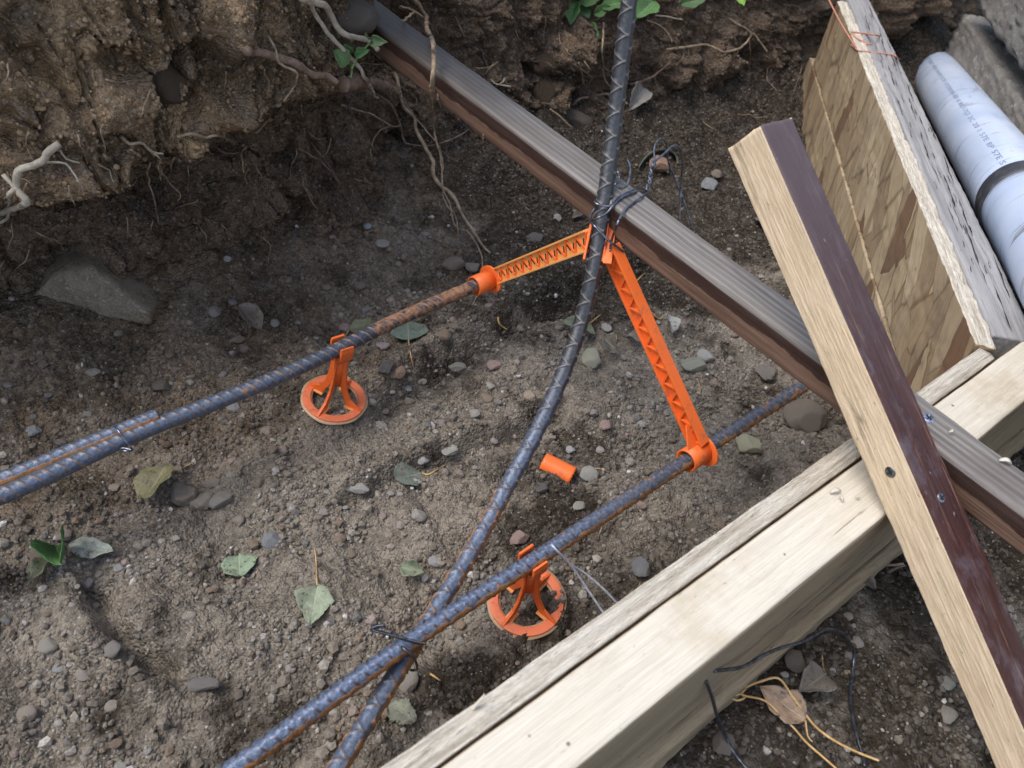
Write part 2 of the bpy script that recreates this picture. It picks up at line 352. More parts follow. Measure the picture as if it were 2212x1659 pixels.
def board_mesh(name, L, W, T, r=.003, nx=160, wob=.0004, rough_edge=0.0, seed=0):
    """board along +X from 0 to L, width W along Y (centred), thickness T along Z (centred), rounded long edges"""
    q = []; k = 4
    for cx, cy, a0 in ((1,1,0), (-1,1,90), (-1,-1,180), (1,-1,270)):
        ox, oy = cx*(W/2-r), cy*(T/2-r)
        for i in range(k+1):
            a = math.radians(a0+90*i/k); q.append((ox+r*math.cos(a), oy+r*math.sin(a)))
    # support points along the flats
    pts = []
    for i in range(len(q)):
        a, b = np.array(q[i]), np.array(q[(i+1) % len(q)]); pts.append(a)
        d = np.linalg.norm(b-a)
        if d > 4*r*math.sin(math.radians(90/k/2)) and d > .004:
            m = max(3, int(d/.004))
            for t in [.0006/d]+[j/m for j in range(1, m)]+[1-.0006/d]: pts.append(a+(b-a)*t)
    pts = np.array(pts); n = len(pts); X = np.linspace(0, L, nx)
    V = np.zeros((nx, n, 3)); V[:, :, 0] = X[:, None]; V[:, :, 1] = pts[None, :, 0]; V[:, :, 2] = pts[None, :, 1]
    a = np.arange(n)*7.31+seed*91.7
    nz = fbm2(np.repeat(X[:, None], n, 1)*1.0+seed, np.repeat((pts[:, 0]+pts[:, 1]*1.7)[None], nx, 0)*4, .05, 3, seed)
    nr = fbm2(np.repeat(X[:, None], n, 1)+seed*3, np.repeat((pts[:, 0]-pts[:, 1])[None], nx, 0)*3, .012, 3, seed+5)
    nrm = pts/np.linalg.norm(pts, axis=1)[:, None]
    off = wob*nz+rough_edge*nr
    V[:, :, 1] += off*nrm[None, :, 0]; V[:, :, 2] += off*nrm[None, :, 1]
    ends = fbm2(np.repeat((pts[:, 0]*3)[None], 2, 0), np.repeat((pts[:, 1]*3)[None], 2, 0)+np.array([[0],[9.]]), .012, 2, seed)*.001
    V[0, :, 0] += ends[0]; V[-1, :, 0] += ends[1]
    Vf = [tuple(v) for v in V.reshape(-1, 3)]; F_ = []
    for i in range(nx-1):
        for j in range(n): F_.append((i*n+j, i*n+(j+1) % n, (i+1)*n+(j+1) % n, (i+1)*n+j))
    o = len(Vf)
    for e in range(2):                                   # end caps with a support ring
        i0 = 0 if e == 0 else (nx-1)*n; ring = []
        for j in range(n):
            p = np.array(Vf[i0+j]); ring.append(len(Vf)); Vf.append((p[0]+(.0 if e else .0), p[1]*.96, p[2]*.96))
        for j in range(n):
            qd = (i0+j, i0+(j+1) % n, ring[(j+1) % n], ring[j]); F_.append(qd[::-1] if e == 0 else qd)
        F_.append(tuple(ring[::-1]) if e == 0 else tuple(ring))
    me = pymesh(name, Vf, F_); sd_ = np.roll(pts, -1, 0)-pts; sn_ = np.stack([sd_[:, 1], -sd_[:, 0]], 1); RINGN[me.name] = (sn_/np.linalg.norm(sn_, axis=1)[:, None], nx)
    nF = len(me.polygons)
    sm = [True]*nF
    for i in (nF-1, nF-n-2): sm[i] = False
    me.polygons.foreach_set('use_smooth', sm); return me
def basis(o, x, y, z):
    return Matrix(((x[0], y[0], z[0], o[0]), (x[1], y[1], z[1], o[1]), (x[2], y[2], z[2], o[2]), (0,0,0,1)))
def unit(v): v = np.array(v, float); return v/np.linalg.norm(v)

# ------------------------------------------------------------------ ground
PN, PF = np.array([.627,.126]), np.array([1.242,.685]); PD = unit(PF-PN); PNRM = np.array([PD[1], -PD[0]])   # inside face of the diagonal form
def Yb(x):
    return np.interp(x, [-6,-.4,0,.1,.2,.32,.45,.53,.62,.77,1.0,1.3,1.8,6], [.76,.74,.705,.68,.68,.71,.785,.80,.80,.79,.765,.745,.75,.9])
def outside(x, y):
    s1 = .085-y                                            # beyond the straight form
    s2 = (x-PN[0])*PNRM[0]+(y-PN[1])*PNRM[1]-.02           # beyond the diagonal form
    left = x-(PN[0]+.0)
    return np.where(left < 0, s1, np.maximum(s2, np.minimum(s1, 1)))
DAMP = [(1180,1110,230,150,.9),(1000,1500,150,150,.9),(1250,1480,160,90,.85),(560,930,160,55,.85),(1000,690,190,45,.75),(1130,640,150,40,.85),(960,780,90,50,.8),
        (760,900,120,60,.5),(1180,880,110,30,.8),(1150,1000,110,60,.7),(330,1420,150,70,.5),(600,1560,120,70,.6),(120,1580,110,60,.45),(1500,640,120,60,.4),(1330,900,110,60,.35),
        (150,860,200,70,.45),(880,500,260,70,.35),(1450,1180,120,70,.5),(350,1120,220,40,.45),(1560,1260,200,50,.5),(1720,1480,160,120,.55)]
DRY = [(700,1080,300,130,.9),(980,930,160,70,.8),(1330,800,190,60,.8),(1500,960,130,90,.8),(620,1330,230,110,.8),(300,1170,200,60,.6),(1420,1080,110,60,.6),(1650,740,80,50,.4),(850,1250,120,60,.7),(780,1480,90,60,.6),(60,1330,120,60,.5),(230,1640,110,40,.5),(2060,1480,120,140,.5)]
def blob(x, y, px, py, rx, ry, z=0.0):
    c0 = atz(px, py, z); a = (atz(px+rx, py, z)-c0)[:2]; b = (atz(px, py+ry, z)-c0)[:2]
    m = np.linalg.inv(np.array([a, b]).T); dx, dy = x-c0[0], y-c0[1]
    u, v = m[0,0]*dx+m[0,1]*dy, m[1,0]*dx+m[1,1]*dy
    return u*u+v*v
def seg_dist(x, y, pts):
    best = np.full(x.shape, 9.0); sgn = np.zeros(x.shape)
    P = [atz(a, b, 0.0)[:2] for a, b in pts]
    for p, q in zip(P[:-1], P[1:]):
        d = q-p; L = d@d; t = np.clip(((x-p[0])*d[0]+(y-p[1])*d[1])/L, 0, 1)
        ex, ey = x-p[0]-t*d[0], y-p[1]-t*d[1]; dd = np.hypot(ex, ey); k = dd < best
        best = np.where(k, dd, best); sgn = np.where(k, np.sign(d[0]*ey-d[1]*ex), sgn)
    return best*sgn, best
def floor_fields(x, y):
    z = .010*fbm2(x, y, .22, 3, 1)+.009*fbm2(x, y, .07, 3, 5)+.0045*fbm2(x, y, .022, 3, 9)
    # furrows and little scarps of raked soil
    s, d = seg_dist(x, y, [(820,880),(960,790),(1100,715),(1250,625),(1420,560)]); z -= .022*np.exp(-(d/.016)**2); z += .014*np.exp(-((s-.028)/.014)**2)*(d < .09)
    s, d = seg_dist(x, y, [(760,1060),(930,985),(1080,930),(1190,880)]); z -= .014*np.exp(-((s+.007)/.008)**2)*(d < .05); z += .009*np.exp(-((s-.008)/.010)**2)*(d < .06)
    s, d = seg_dist(x, y, [(1240,1050),(1420,960),(1560,880)]); z -= .008*np.exp(-(d/.010)**2)
    s, d = seg_dist(x, y, [(420,1010),(520,950),(640,890)]); z -= .007*np.exp(-(d/.014)**2)
    s, d = seg_dist(x, y, [(190,1290),(250,1380),(340,1460)]); z -= .018*np.exp(-((s-.004)/.008)**2)*(d < .05); z += .010*np.exp(-((s+.012)/.012)**2)*(d < .06)
    for px, py, r, a in ((1190,1120,120,.008),(1030,1500,100,.009),(650,1560,90,.008),(300,1370,110,.007),(550,1420,90,-.006),(120,1500,120,-.008),(1300,850,90,.006)):
        z += a*np.exp(-blob(x, y, px, py, r, r*.8))
    q = blob(x, y, 1212, 931, 13, 10); z -= .03*np.exp(-q**2)
    # flat seats of the two rebar chairs
    for px, py in ((722,862), (1137,1300)):
        w = np.exp(-(blob(x, y, px, py, 95, 80))**2); z = z*(1-w)+.009*w
    z += .010*np.exp(-blob(x, y, 1203, 1335, 26, 62)**2)+.008*np.exp(-blob(x, y, 1196, 1235, 30, 26)**2)
    # talus at the foot of the bank
    e = Yb(x)-y; tl = 1-.75*sstep(.42, .60, x); z += (1-tl)*(.05*sstep(.27, -.02, e)**1.4+.02*sstep(.25,.05,e)*fbm2(x, y, .05, 3, 401)); z += tl*(.026*sstep(.15, .0, e)**1.6+.012*sstep(.06, -.02, e))
    z += .016*np.exp(-((x-.25)/.16)**2-((y-.70)/.05)**2)
    w = sstep(-.008, .012, outside(x, y))
    zo = .060+.006*fbm2(x, y, .12, 3, 21)+.004*fbm2(x, y, .03, 3, 25)
    zo += .09*np.exp(-((x-1.72)/.12)**2-((y-.76)/.09)**2)-.075*sstep(.92, 1.22, x)
    z = z*(1-w)+zo*w
    damp = np.zeros_like(x)
    for px, py, rx, ry, a in DAMP: damp = np.maximum(damp, a*np.exp(-blob(x, y, px, py, rx, ry)**1.3))
    damp = np.maximum(damp, .75*np.exp(-((y-.122)/.022)**2)*(x < .64)*(1-w))
    dry = np.zeros_like(x)
    for px, py, rx, ry, a in DRY: dry = np.maximum(dry, a*np.exp(-blob(x, y, px, py, rx, ry)**1.2))
    damp = np.clip(np.maximum(damp, .50)-.55*dry+.42*fbm2(x, y, .07, 4, 41)-.05+.0*e+.60*sstep(.46,.60,x)*sstep(.34,.50,y), 0, 1)
    damp = np.clip(damp+.35*sstep(.12, .0, e), 0, 1)
    damp = np.clip(damp+.32*w, 0, 1)
    # crumbs
    cl = sstep(-.2, .5, fbm2(x, y, .09, 3, 61))*.7+.3
    z += bumps(x, y, .016, .22, 71, .16, .40)*.6*cl+bumps(x, y, .0085, .45, 72, .2, .46)*.65*(.4+.6*np.maximum(cl, damp))+bumps(x, y, .0046, .65, 73, .25, .5)*.7
    z += .0011*fbm2(x, y, .0045, 2, 81)
    return z, damp
def spaced(segs):
    out = []
    for a, b, s in segs: out += list(np.linspace(a, b, max(1, int(round((b-a)/s))), endpoint=False))
    return np.array(out+[segs[-1][1]])
gx = spaced([(-8,-.5,1.5),(-.5,-.12,.006),(-.12,.95,.00135),(.95,1.5,.0024),(1.5,2.1,.005),(2.1,8,1.2)])
gy = spaced([(-8,-.4,1.5),(-.4,-.1,.006),(-.1,.84,.00135),(.84,1.1,.005)])
X, Y = np.meshgrid(gx, gy, indexing='ij'); Z, DM = floor_fields(X, Y)
V = np.stack([X, Y, Z], -1).reshape(-1, 3)
zero = np.zeros(len(V))
ground = link('ground', npmesh('ground', V, gridfaces(len(gx), len(gy)), True, {'damp': DM, 'tan': zero+.85*sstep(.30, .08, Yb(V[:,0])-V[:,1])*(1-sstep(.45,.6,V[:,0]))*(.6+.5*fbm2(V[:,0],V[:,1],.06,3,411))}), M['soil'])
tag(ground, kind='structure')
def zfloor(x, y):
    i = np.clip(np.searchsorted(gx, x)-1, 0, len(gx)-2); j = np.clip(np.searchsorted(gy, y)-1, 0, len(gy)-2)
    tx = (x-gx[i])/(gx[i+1]-gx[i]); ty = (y-gy[j])/(gy[j+1]-gy[j])
    f = lambda A: (A[i,j]*(1-tx)+A[i+1,j]*tx)*(1-ty)+(A[i,j+1]*(1-tx)+A[i+1,j+1]*tx)*ty
    return f(Z), f(DM)

# ------------------------------------------------------------------ bank
def bank_y(x, z):
    y = Yb(x)+.02*z
    xe = .399+.30*np.clip(.26-z, 0, .26); left = 1-sstep(xe-.004, xe+.014, x)
    zc = .150+.05*sstep(-.1, .35, x)
    y = y+left*(.035*np.exp(-((z-(zc-.07))/.045)**2)-.075*sstep(zc-.018, zc+.035, z)+.10*np.maximum(z-zc-.03, 0)-.04*sstep(.25, .38, x))
    y = y+(1-left)*(.30*np.maximum(z-.01, 0))
    y = y-.17*sstep(.315, .345, z)*sstep(.36, .385, x)*(1-sstep(.45, .50, x))  # unseen soil lip, added to shade the recess where the cross board enters
    y = y+.20*(1-left)*(1-sstep(xe+.055, xe+.13, x))*sstep(.10, .16, z)
    return y
PITS = [(430,237,26,.035),(640,482,52,.06),(165,430,20,.03),(318,350,22,.03),(610,337,30,.035),(250,135,42,.03),(410,120,45,.035),(118,590,60,.03),(395,520,50,.02),
        (1143,150,13,.05),(1150,190,12,.04),(845,300,20,.04),(1225,215,20,.03),(700,60,40,.02),(560,300,50,-.02),(480,190,36,.02),(1680,250,60,.04),(1490,230,40,.02),(1010,320,22,.02),
        (365,190,44,-.018),(300,60,90,-.02),(520,90,50,-.015),(150,250,90,-.02),(1190,120,40,-.025),(1180,205,34,-.03),(1280,250,40,-.022),(1050,60,50,-.015),(620,400,60,-.02),(850,70,34,.06),(872,150,26,.04),
        (760,250,50,-.02),(780,330,40,-.015),(1450,200,60,-.02),(1600,60,60,-.02),(60,560,50,-.02),(200,380,60,-.015),(520,250,40,-.02)]
def bank_hit(px, py):
    d = ray(px, py); t = .5
    for _ in range(60):
        p = EYE+d*t; t += .5*(float(bank_y(np.array(p[0]), np.array(p[2])))-p[1])/max(d[1], .2)
    return EYE+d*t
bx = spaced([(-8,-.6,.9),(-.6,-.15,.008),(-.15,1.25,.0019),(1.25,2.2,.004),(2.2,8,.9)])
bz = np.concatenate([np.arange(-.06, .36, .0017), np.arange(.36, .44, .006)])
Xb, Zb = np.meshgrid(bx, bz, indexing='ij'); Ybk = bank_y(Xb, Zb)
for px, py, r, a in PITS:
    p = bank_hit(px, py); rr = r*dep_of(p)/F
    q = ((Xb-p[0])/rr)**2+((Zb-p[2])/(rr*.85))**2; w = np.exp(-q**(1.6 if a > 0 else 1.0)); Ybk = Ybk+a*w
dyz = np.concatenate([np.zeros((len(bx), 1)), np.cumsum(np.hypot(np.diff(Ybk, axis=1)*.8, np.diff(Zb, axis=1)), 1)], 1)
u1 = Xb; v1 = dyz; wx = .012*fbm2(u1, v1, .05, 3, 97); wy = .012*fbm2(u1, v1, .05, 3, 98)
lum = fbm2(u1, v1, .11, 5, 101, .55); rgt = 1+.6*sstep(.45, .6, Xb)
big = bumps(u1+wx, v1+wy, .085, .6, 121, .2, .5); mid = bumps(u1+wx, v1+wy, .036, .6, 131, .2, .5); md2 = bumps(u1-wx, v1+wy*.6, .019, .6, 136, .2, .5)
sm = bumps(u1, v1, .010, .65, 141, .2, .5)+bumps(u1, v1, .0055, .7, 151, .2, .5)
msk = sstep(-.3, .35, fbm2(u1, v1, .08, 3, 161)); ms2 = .35+.65*sstep(-.2, .4, fbm2(u1, v1, .05, 2, 171))
crv = -np.maximum(0, .16-np.abs(fbm2(u1+wx, v1+wy, .07, 3, 175)))*.07
dsp = rgt*.022*lum+.78*big*rgt+.55*mid*msk+.55*md2*ms2+.9*sm*ms2+crv+.0030*fbm2(u1, v1, .012, 4, 181, .65)
Yv = Ybk-dsp; Zv = Zb+.25*dsp+.006*fbm2(Xb, Zb, .07, 3, 191)
Xv = Xb+.006*fbm2(Xb, Zb, .06, 3, 195)
left = 1-sstep(.36, .42, Xb)
tanm = np.clip(left*sstep(.12, .20, Zb+.04*fbm2(Xb,Zb,.08,3,201))*(1-sstep(.22,.40,Xb))*(.62+.75*fbm2(Xb, Zb, .05, 4, 203)), 0, 1)
dmp = np.clip(.35+.5*fbm2(Xb, Zb, .07, 4, 211)-.3*sm/.004*.2-.2*left+.25*sstep(.05,.0,Zb), 0, 1)
# top of the bank runs back as open ground
nb = len(bz); back = [.05, .15, .4, 1.0, 2.5, 7.0]
VV = np.stack([Xv, Yv, Zv], -1); ext = []
for k, b in enumerate(back):
    e = VV[:, -1, :].copy(); e[:, 1] += b; e[:, 2] = .44+.02*k+.01*fbm2(bx, bx*0+b, .2, 2, 5); ext.append(e)
VV = np.concatenate([VV, np.stack(ext, 1)], 1); pad = lambda A: np.concatenate([A, np.repeat(A[:, -1:], len(back), 1)], 1)
Q = gridfaces(len(bx), VV.shape[1])[:, ::-1]
bank = link('soil_bank', npmesh('soil_bank', VV.reshape(-1, 3), Q, True, {'damp': pad(dmp), 'tan': pad(tanm)}), M['bank']); tag(bank, kind='structure')
bpy.context.view_layer.update(); DG = bpy.context.evaluated_depsgraph_get()
def cast(px, py, objs):
    d = Vector(ray(px, py)); best = None
    for o in objs:
        mi = o.matrix_world.inverted(); ok, p, n, _ = o.ray_cast(mi @ Vector(EYE), (mi.to_3x3() @ d).normalized(), depsgraph=DG)
        if ok:
            p = o.matrix_world @ p; t = (p-Vector(EYE)).length
            if best is None or t < best[0]: best = (t, np.array(p), np.array((o.matrix_world.to_3x3() @ n).normalized()))
    return best
SOIL = [ground, bank]
def hit(px, py, objs=None, lift=0.0):
    h = cast(px, py, objs or SOIL)
    if h is None: return atz(px, py, 0.0)
    return h[1]-unit(ray(px, py))*lift

# ------------------------------------------------------------------ lumber and form boards
def board(name, o0, xdir, zdir, L, W, T, mat, r=.003, nx=160, wob=.0004, rough_edge=0.0, seed=0, parent=None):
    """o0 = middle of the start face; X along the board, Z its up side"""
    x = unit(xdir); y = unit(np.cross(zdir, x)); z = np.cross(x, y)
    o = link(name, board_mesh(name, L, W, T, r, nx, wob, rough_edge, seed), mat, parent)
    o.matrix_world = basis(o0, x, y, z); return o
# straight form: upper pine board, lower dirty board, strand-board strip
ZF = .178
up = board('form_board', (-.35,.0855,ZF-.0445), (1,0,0), (0,0,1), 1.45, .0375, .089, M['pine'], .0035, 200, .0005, .0003, 1)
tag(up, 'pale pine form board on edge along the trench, crossed by the brown stick', 'board')
lo = board('form_board', (-.35,.0795,.043), (1,0,0), (0,0,1), 1.45, .040, .087, M['pine_dirty'], .007, 200, .0012, .0012, 2)
tag(lo, 'dirty brown lower form board resting on the soil beneath the pale pine board', 'board')
st = board('strand_board', (-.35,.1122,.0865), (1,0,0), (0,0,1), .972, .0138, .182, M['osb'], .0012, 240, .0010, .0010, 3)
tag(st, 'narrow strand board strip standing along the trench side of the pale pine board', 'panel')
face_mat(st, M['osb_edge'], lambda a, b: b > .3)
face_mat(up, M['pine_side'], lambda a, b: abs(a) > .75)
# diagonal form: strand board panel above a lower one, weathered stud outside
o3 = lambda s, off, z: (PN[0]+PD[0]*s+PNRM[0]*off, PN[1]+PD[1]*s+PNRM[1]*off, z)
pd3 = (PD[0], PD[1], 0)
LP = float(np.linalg.norm(PF-PN))+.015
ob = board('strand_board', o3(-.005, .008, .128), pd3, (0,0,1), LP, .0165, .100, M['osb'], .0012, 260, .0012, .0012, 4)
tag(ob, 'tall strand board panel with brown flakes and frayed pale top edge, behind the tan stick', 'panel')
face_mat(ob, M['osb_edge'], lambda a, b: b > .3)
ol = board('strand_board', o3(-.02, .0065, .022), pd3, (0,0,1), LP+.05, .0165, .108, M['osb'], .0012, 200, .0010, .0010, 5)
tag(ol, 'lower dusty strand board piece under the tall panel, its foot in the soil', 'panel')
gs = board('stud', o3(.012, .0365, ZF-.044), pd3, (0,0,1), LP+.02, .039, .088, M['weathered'], .003, 220, .0006, .0004, 6)
tag(gs, 'grey weathered stud with long black cracks beside the white pipe', 'stud')
# cracks of the weathered stud: slits of dark opened grain lying on its top
def crack_strip(P, w):
    V, F_ = [], []
    for i, p in enumerate(P):
        t = unit(P[min(i+1, len(P)-1)]-P[max(i-1, 0)]); s = np.cross([0,0,1.], t); ww = w*(.25+RNG.random())*(0.15 if i in (0, len(P)-1) else 1)
        V += [p+s*ww, p-s*ww]
    F_ = [(2*i, 2*i+2, 2*i+3, 2*i+1) for i in range(len(P)-1)]; return [tuple(v) for v in V], F_
parts = []
rr = random.Random(3)
for k in range(64):
    s0 = rr.uniform(.02, LP-.05); ln = rr.choice([.012, .015, .02, .03, .05]); of = .0365+rr.uniform(-.014, .016)
    if k < 16: s0 = .02+k*.05; ln = .07; of = .0365+.004*math.sin(k*1.7)+(.009 if k % 2 else 0)
    P = [np.array(o3(s0+ln*i/7, of+.0006*rr.uniform(-1,1)+.004*(i/7-.5)*(1 if k < 16 else .3), ZF+.0011)) for i in range(8)]
    parts.append(crack_strip(P, .0006 if k < 16 else .00035))
v, f = merge(parts); link('crack', pymesh('crack', v, f, False), M['crack'], gs).matrix_parent_inverse = gs.matrix_world.inverted()
# brown board across the trench
p_near = np.array([.4534,.06,.203]); p_far = np.array([.3855,.86,.2799]); bd = unit(p_far-p_near)
sr_ = unit(np.cross(bd, [0,0,1.])); ur_ = np.cross(sr_, bd); rl_ = .105; zdir_ = ur_*math.cos(rl_)-sr_*math.sin(rl_)
bb = board('cross_board', p_near-bd*.26, bd, zdir_, 1.24, .0312, .0285, M['brown_side'], .0045, 260, .0005, .0002, 7)
tag(bb, 'long brown stained board with grooved greyish top, laid across the trench into the bank', 'board')
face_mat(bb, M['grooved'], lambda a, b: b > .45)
# leaning stick
k = .030/.031; e = unit([-.0705,-.8119,-.5795]); P0 = EYE+(np.array([.4239,.1854,.2912])-EYE)*k
u1 = unit([.0091,.5804,-.8143]); u2 = np.cross(u1, e); u2 = u2 if u2[0] > 0 else -u2; a = .030
top = atd(1650, 262, dep_of(P0)); t0 = (top-P0) @ e
ax = P0+.5*a*(u1+u2)
sk = board('stick', ax+e*t0, e, u2, .46, a, a, M['cut_tan'], .0016, 200, .0004, .0003, 8)
tag(sk, 'square stick, one face tan and one maroon, leaning diagonally over the form boards', 'stick')
m3_ = np.array(sk.matrix_world.to_3x3())
face_mat(sk, M['brown_paint'], lambda a_, b_: (m3_ @ np.array([0, a_, b_])) @ (-u1) > .5)
bpy.context.view_layer.update(); DG = bpy.context.evaluated_depsgraph_get()
def screw(px, py, objs, rpx, col, label):
    h = cast(px, py, objs)
    p, n = h[1], h[2]; r = rpx*dep_of(p)/F; x = unit(np.cross(n, [.3,.5,.81])); y = np.cross(n, x)
    v, f = [], []
    rad = [(0, .0004), (.45*r, .0004), (.9*r, .0005), (r, .0002), (r, -.002)]; s = 24
    v.append(tuple(p+n*rad[0][1]))
    for rr_, hh in rad[1:]:
        for i in range(s): v.append(tuple(p+n*hh+rr_*(math.cos(i/s*6.2832)*x+math.sin(i/s*6.2832)*y)))
    for i in range(s): f.append((0, 1+i, 1+(i+1) % s))
    for q in range(3):
        for i in range(s): f.append((1+q*s+i, 1+(q+1)*s+i, 1+(q+1)*s+(i+1) % s, 1+q*s+(i+1) % s))
    t = empty('screw', p); tag(t, label, 'screw')
    hd = link('head', pymesh('screw_head', np.array(v)-p, f), M['screw'], t); hd.color = (*col, 1)
    c = .13*r; l = .55*r; ang = .5; x2 = x*math.cos(ang)+y*math.sin(ang); y2 = np.cross(n, x2)
    parts = [prism([(-l,-c),(l,-c),(l,c),(-l,c)], n*.0006, x2, y2, n, .0003), prism([(-c,-l),(c,-l),(c,l),(-c,l)], n*.0007, x2, y2, n, .0003)]
    v, f = merge(parts); link('recess', pymesh('recess', v, f, False), M['recess'], t); return t
screw(1923, 1020, [sk], 12.5, (.16,.17,.17), 'dull grey screw head sunk in the tan face of the leaning stick')
screw(2033, 1075, [sk], 11, (.32,.34,.38), 'scratched screw head in the maroon face of the leaning stick')
screw(2006, 903, [bb], 12.5, (.60,.68,.85), 'shiny screw head in the grooved top of the brown cross board')

# ------------------------------------------------------------------ reinforcing bars
def rebar(P, mat, label, blue=lambda P: P[:, 0]*0, r0=.0058, rib=.00075, pitch=.0078, zig=False, slant=.55, rust_fn=None, ph=0.0, theta0=0.0, ribw=.0011):
    P = catmull(P, .00075); s = np.concatenate([[0], np.cumsum(np.linalg.norm(np.diff(P, axis=0), axis=1))])
    Pn = np.stack([np.interp(np.arange(0, s[-1], .00075), s, P[:, i]) for i in range(3)], 1); s = np.arange(len(Pn))*.00075
    T, N, B = frames(Pn); seg = 36; th = np.arange(seg)/seg*2*np.pi; SS, TH = np.meshgrid(s, th, indexing='ij')
    t = (TH-theta0) % (2*np.pi); half = (t > np.pi).astype(float); tt = (t % np.pi)-np.pi/2          # -pi/2 .. pi/2 on each side
    if zig:
        kk = np.floor((SS+ph)/pitch); best = np.zeros_like(SS)
        for d in (-1, 0, 1):
            kq = kk+d; sg = np.where((kq.astype(int)) % 2 == 0, 1., -1.)
            c = (kq+.5)*pitch+sg*slant*r0*tt*1.0
            best = np.maximum(best, np.exp(-((SS+ph-c)/ribw)**2))
        ribv = best*np.clip((np.pi/2-np.abs(tt))*4, 0, 1)
    else:
        x = (SS+ph+half*pitch/2+slant*r0*tt*np.where(half > 0, -1, 1))/pitch; d = np.abs(x-np.round(x))*pitch
        ribv = np.exp(-(d/ribw)**2)*np.clip((np.pi/2-np.abs(tt))*3.2, 0, 1)
    ridge = np.exp(-((np.pi/2-np.abs(tt))*r0/.0009)**2)
    nz = fbm2(SS*1.0, TH*.006+7, .006, 3, 3)*.00012
    RR = r0+rib*ribv+.00045*ridge+nz
    V = Pn[:, None]+RR[..., None]*(np.cos(TH)[..., None]*N[:, None]+np.sin(TH)[..., None]*B[:, None])
    nrm = (np.cos(TH)[..., None]*N[:, None]+np.sin(TH)[..., None]*B[:, None])
    ru = rust_fn(SS, nrm, ribv, ridge, s[-1], Pn) if rust_fn else ribv*0
    i = np.arange(len(s)-1)[:, None]*seg; j = np.arange(seg)[None]; j2 = (j+1) % seg
    Q = np.stack([i+j, i+j2, i+seg+j2, i+seg+j], -1).reshape(-1, 4)
    Vf = V.reshape(-1, 3); nV = len(Vf); c0, c1 = Pn[0], Pn[-1]
    Vf = np.concatenate([Vf, [c0, c1]]); jj = np.arange(seg)
    caps = np.concatenate([np.stack([jj*0+nV, (jj+1) % seg, jj, jj], -1)[:, :3][:, [0,1,2,2]]*1, np.stack([jj*0+nV+1, (len(s)-1)*seg+jj, (len(s)-1)*seg+(jj+1) % seg, (len(s)-1)*seg+(jj+1) % seg], -1)])
    o = link('rebar', None or npmesh_tri('rebar', Vf, Q, caps[:, :3], {'rust': np.concatenate([ru.ravel(), [.6, .6]]), 'rib': np.concatenate([np.maximum(ribv, ridge*.5).ravel(), [0, 0]]), 'blue': np.concatenate([np.repeat(blue(Pn), seg), [0, 0]])}), mat)
    tag(o, label, 'rebar'); return o, Pn
def npmesh_tri(name, V, Q, Tn, attrs):
    me = bpy.data.meshes.new(name); me.vertices.add(len(V)); me.vertices.foreach_set('co', V.astype(np.float32).ravel())
    me.loops.add(len(Q)*4+len(Tn)*3); me.loops.foreach_set('vertex_index', np.concatenate([Q.ravel(), Tn.ravel()]).astype(np.int32))
    me.polygons.add(len(Q)+len(Tn)); me.polygons.foreach_set('loop_start', np.concatenate([np.arange(len(Q))*4, len(Q)*4+np.arange(len(Tn))*3]).astype(np.int32))
    me.polygons.foreach_set('use_smooth', np.concatenate([np.full(len(Q), True), np.full(len(Tn), False)]))
    for nm, a in attrs.items(): me.attributes.new(nm, 'FLOAT', 'POINT').data.foreach_set('value', a.astype(np.float32))
    me.update(calc_edges=True); me.validate(); return me
def to_side(nrm, v): return nrm @ unit(v)
ZA = .080
# upper bar A, its lapped partner A2, lower bar B and the bent vertical bar V
def rustA(s, n, rib, ridge, L, P):
    along = sstep(.18, .40, P[:, 0])[:, None]
    return .16+.16*rib+.32*ridge*along+.37*along+.06+.18*fbm2(s, n[..., 2]*.02, .03, 3, 7)
PA = [atz(-420, 1218, ZA), atz(0, 1072, ZA), atz(300, 935, ZA), atz(620, 806, ZA), atz(860, 690, ZA), atz(1062, 602, ZA)]
barA, pnA = rebar(PA, M['bar_rust'], 'rusty ribbed bar lying on the orange chair, running from the left to the spacer', pitch=.0085, theta0=.9, rust_fn=rustA, rib=.00062, blue=lambda P: .38*sstep(.34, .10, P[:, 0])+.08)
def rustA2(s, n, rib, ridge, L, P):
    return .15+.08*rib+.85*np.exp(-((to_side(n, (.05,-.9,.15))-1.0)/.16)**2)
PA2 = [atz(-420, 1190, ZA+.004), atz(0, 1038, ZA+.003), atz(160, 972, ZA+.003), atz(342, 898, ZA+.004)]
barA2, pnA2 = rebar(PA2, M['bar'], 'short bluish bar with an orange rust streak, lapped behind the bar at left', pitch=.0085, rust_fn=rustA2, rib=.00035, blue=lambda P: P[:, 0]*0+.62)
def rustB(s, n, rib, ridge, L, P):
    dn = to_side(n, (.1,-.9,-.1)); near = sstep(.42, .22, P[:, 0])[:, None]
    return .20+.10*rib+(.62+.5*fbm2(s, n[..., 0]*.01, .012, 3, 29))*np.exp(-((dn-1.0)/.30)**2)*(.55+.45*near)+.20*fbm2(s, n[..., 1]*.02, .02, 3, 9)+.13*(1-near)
PB = [atz(330, 1778, ZA), atz(520, 1650, ZA), atz(900, 1376, ZA), atz(1200, 1180, ZA), atz(1500, 984, ZA), atz(1715, 846, ZA), atz(1830, 772, ZA)]
barB, pnB = rebar(PB, M['bar'], 'blue-grey ribbed bar with rusty lower side, in front beside the form boards', pitch=.0086, theta0=1.6, rust_fn=rustB, rib=.00068, blue=lambda P: .30+.70*sstep(.42, .22, P[:, 0]))
def rustV(s, n, rib, ridge, L, P):
    low = sstep(.105, .080, P[:, 2])[:, None]
    return .02+.30*rib+.14*ridge+low*(.50*np.exp(-((np.abs(to_side(n, (.6,-.5,0)))-1)/.38)**2)+.05*rib+.14)+.15*fbm2(s, n[..., 1]*.02, .02, 3, 19)
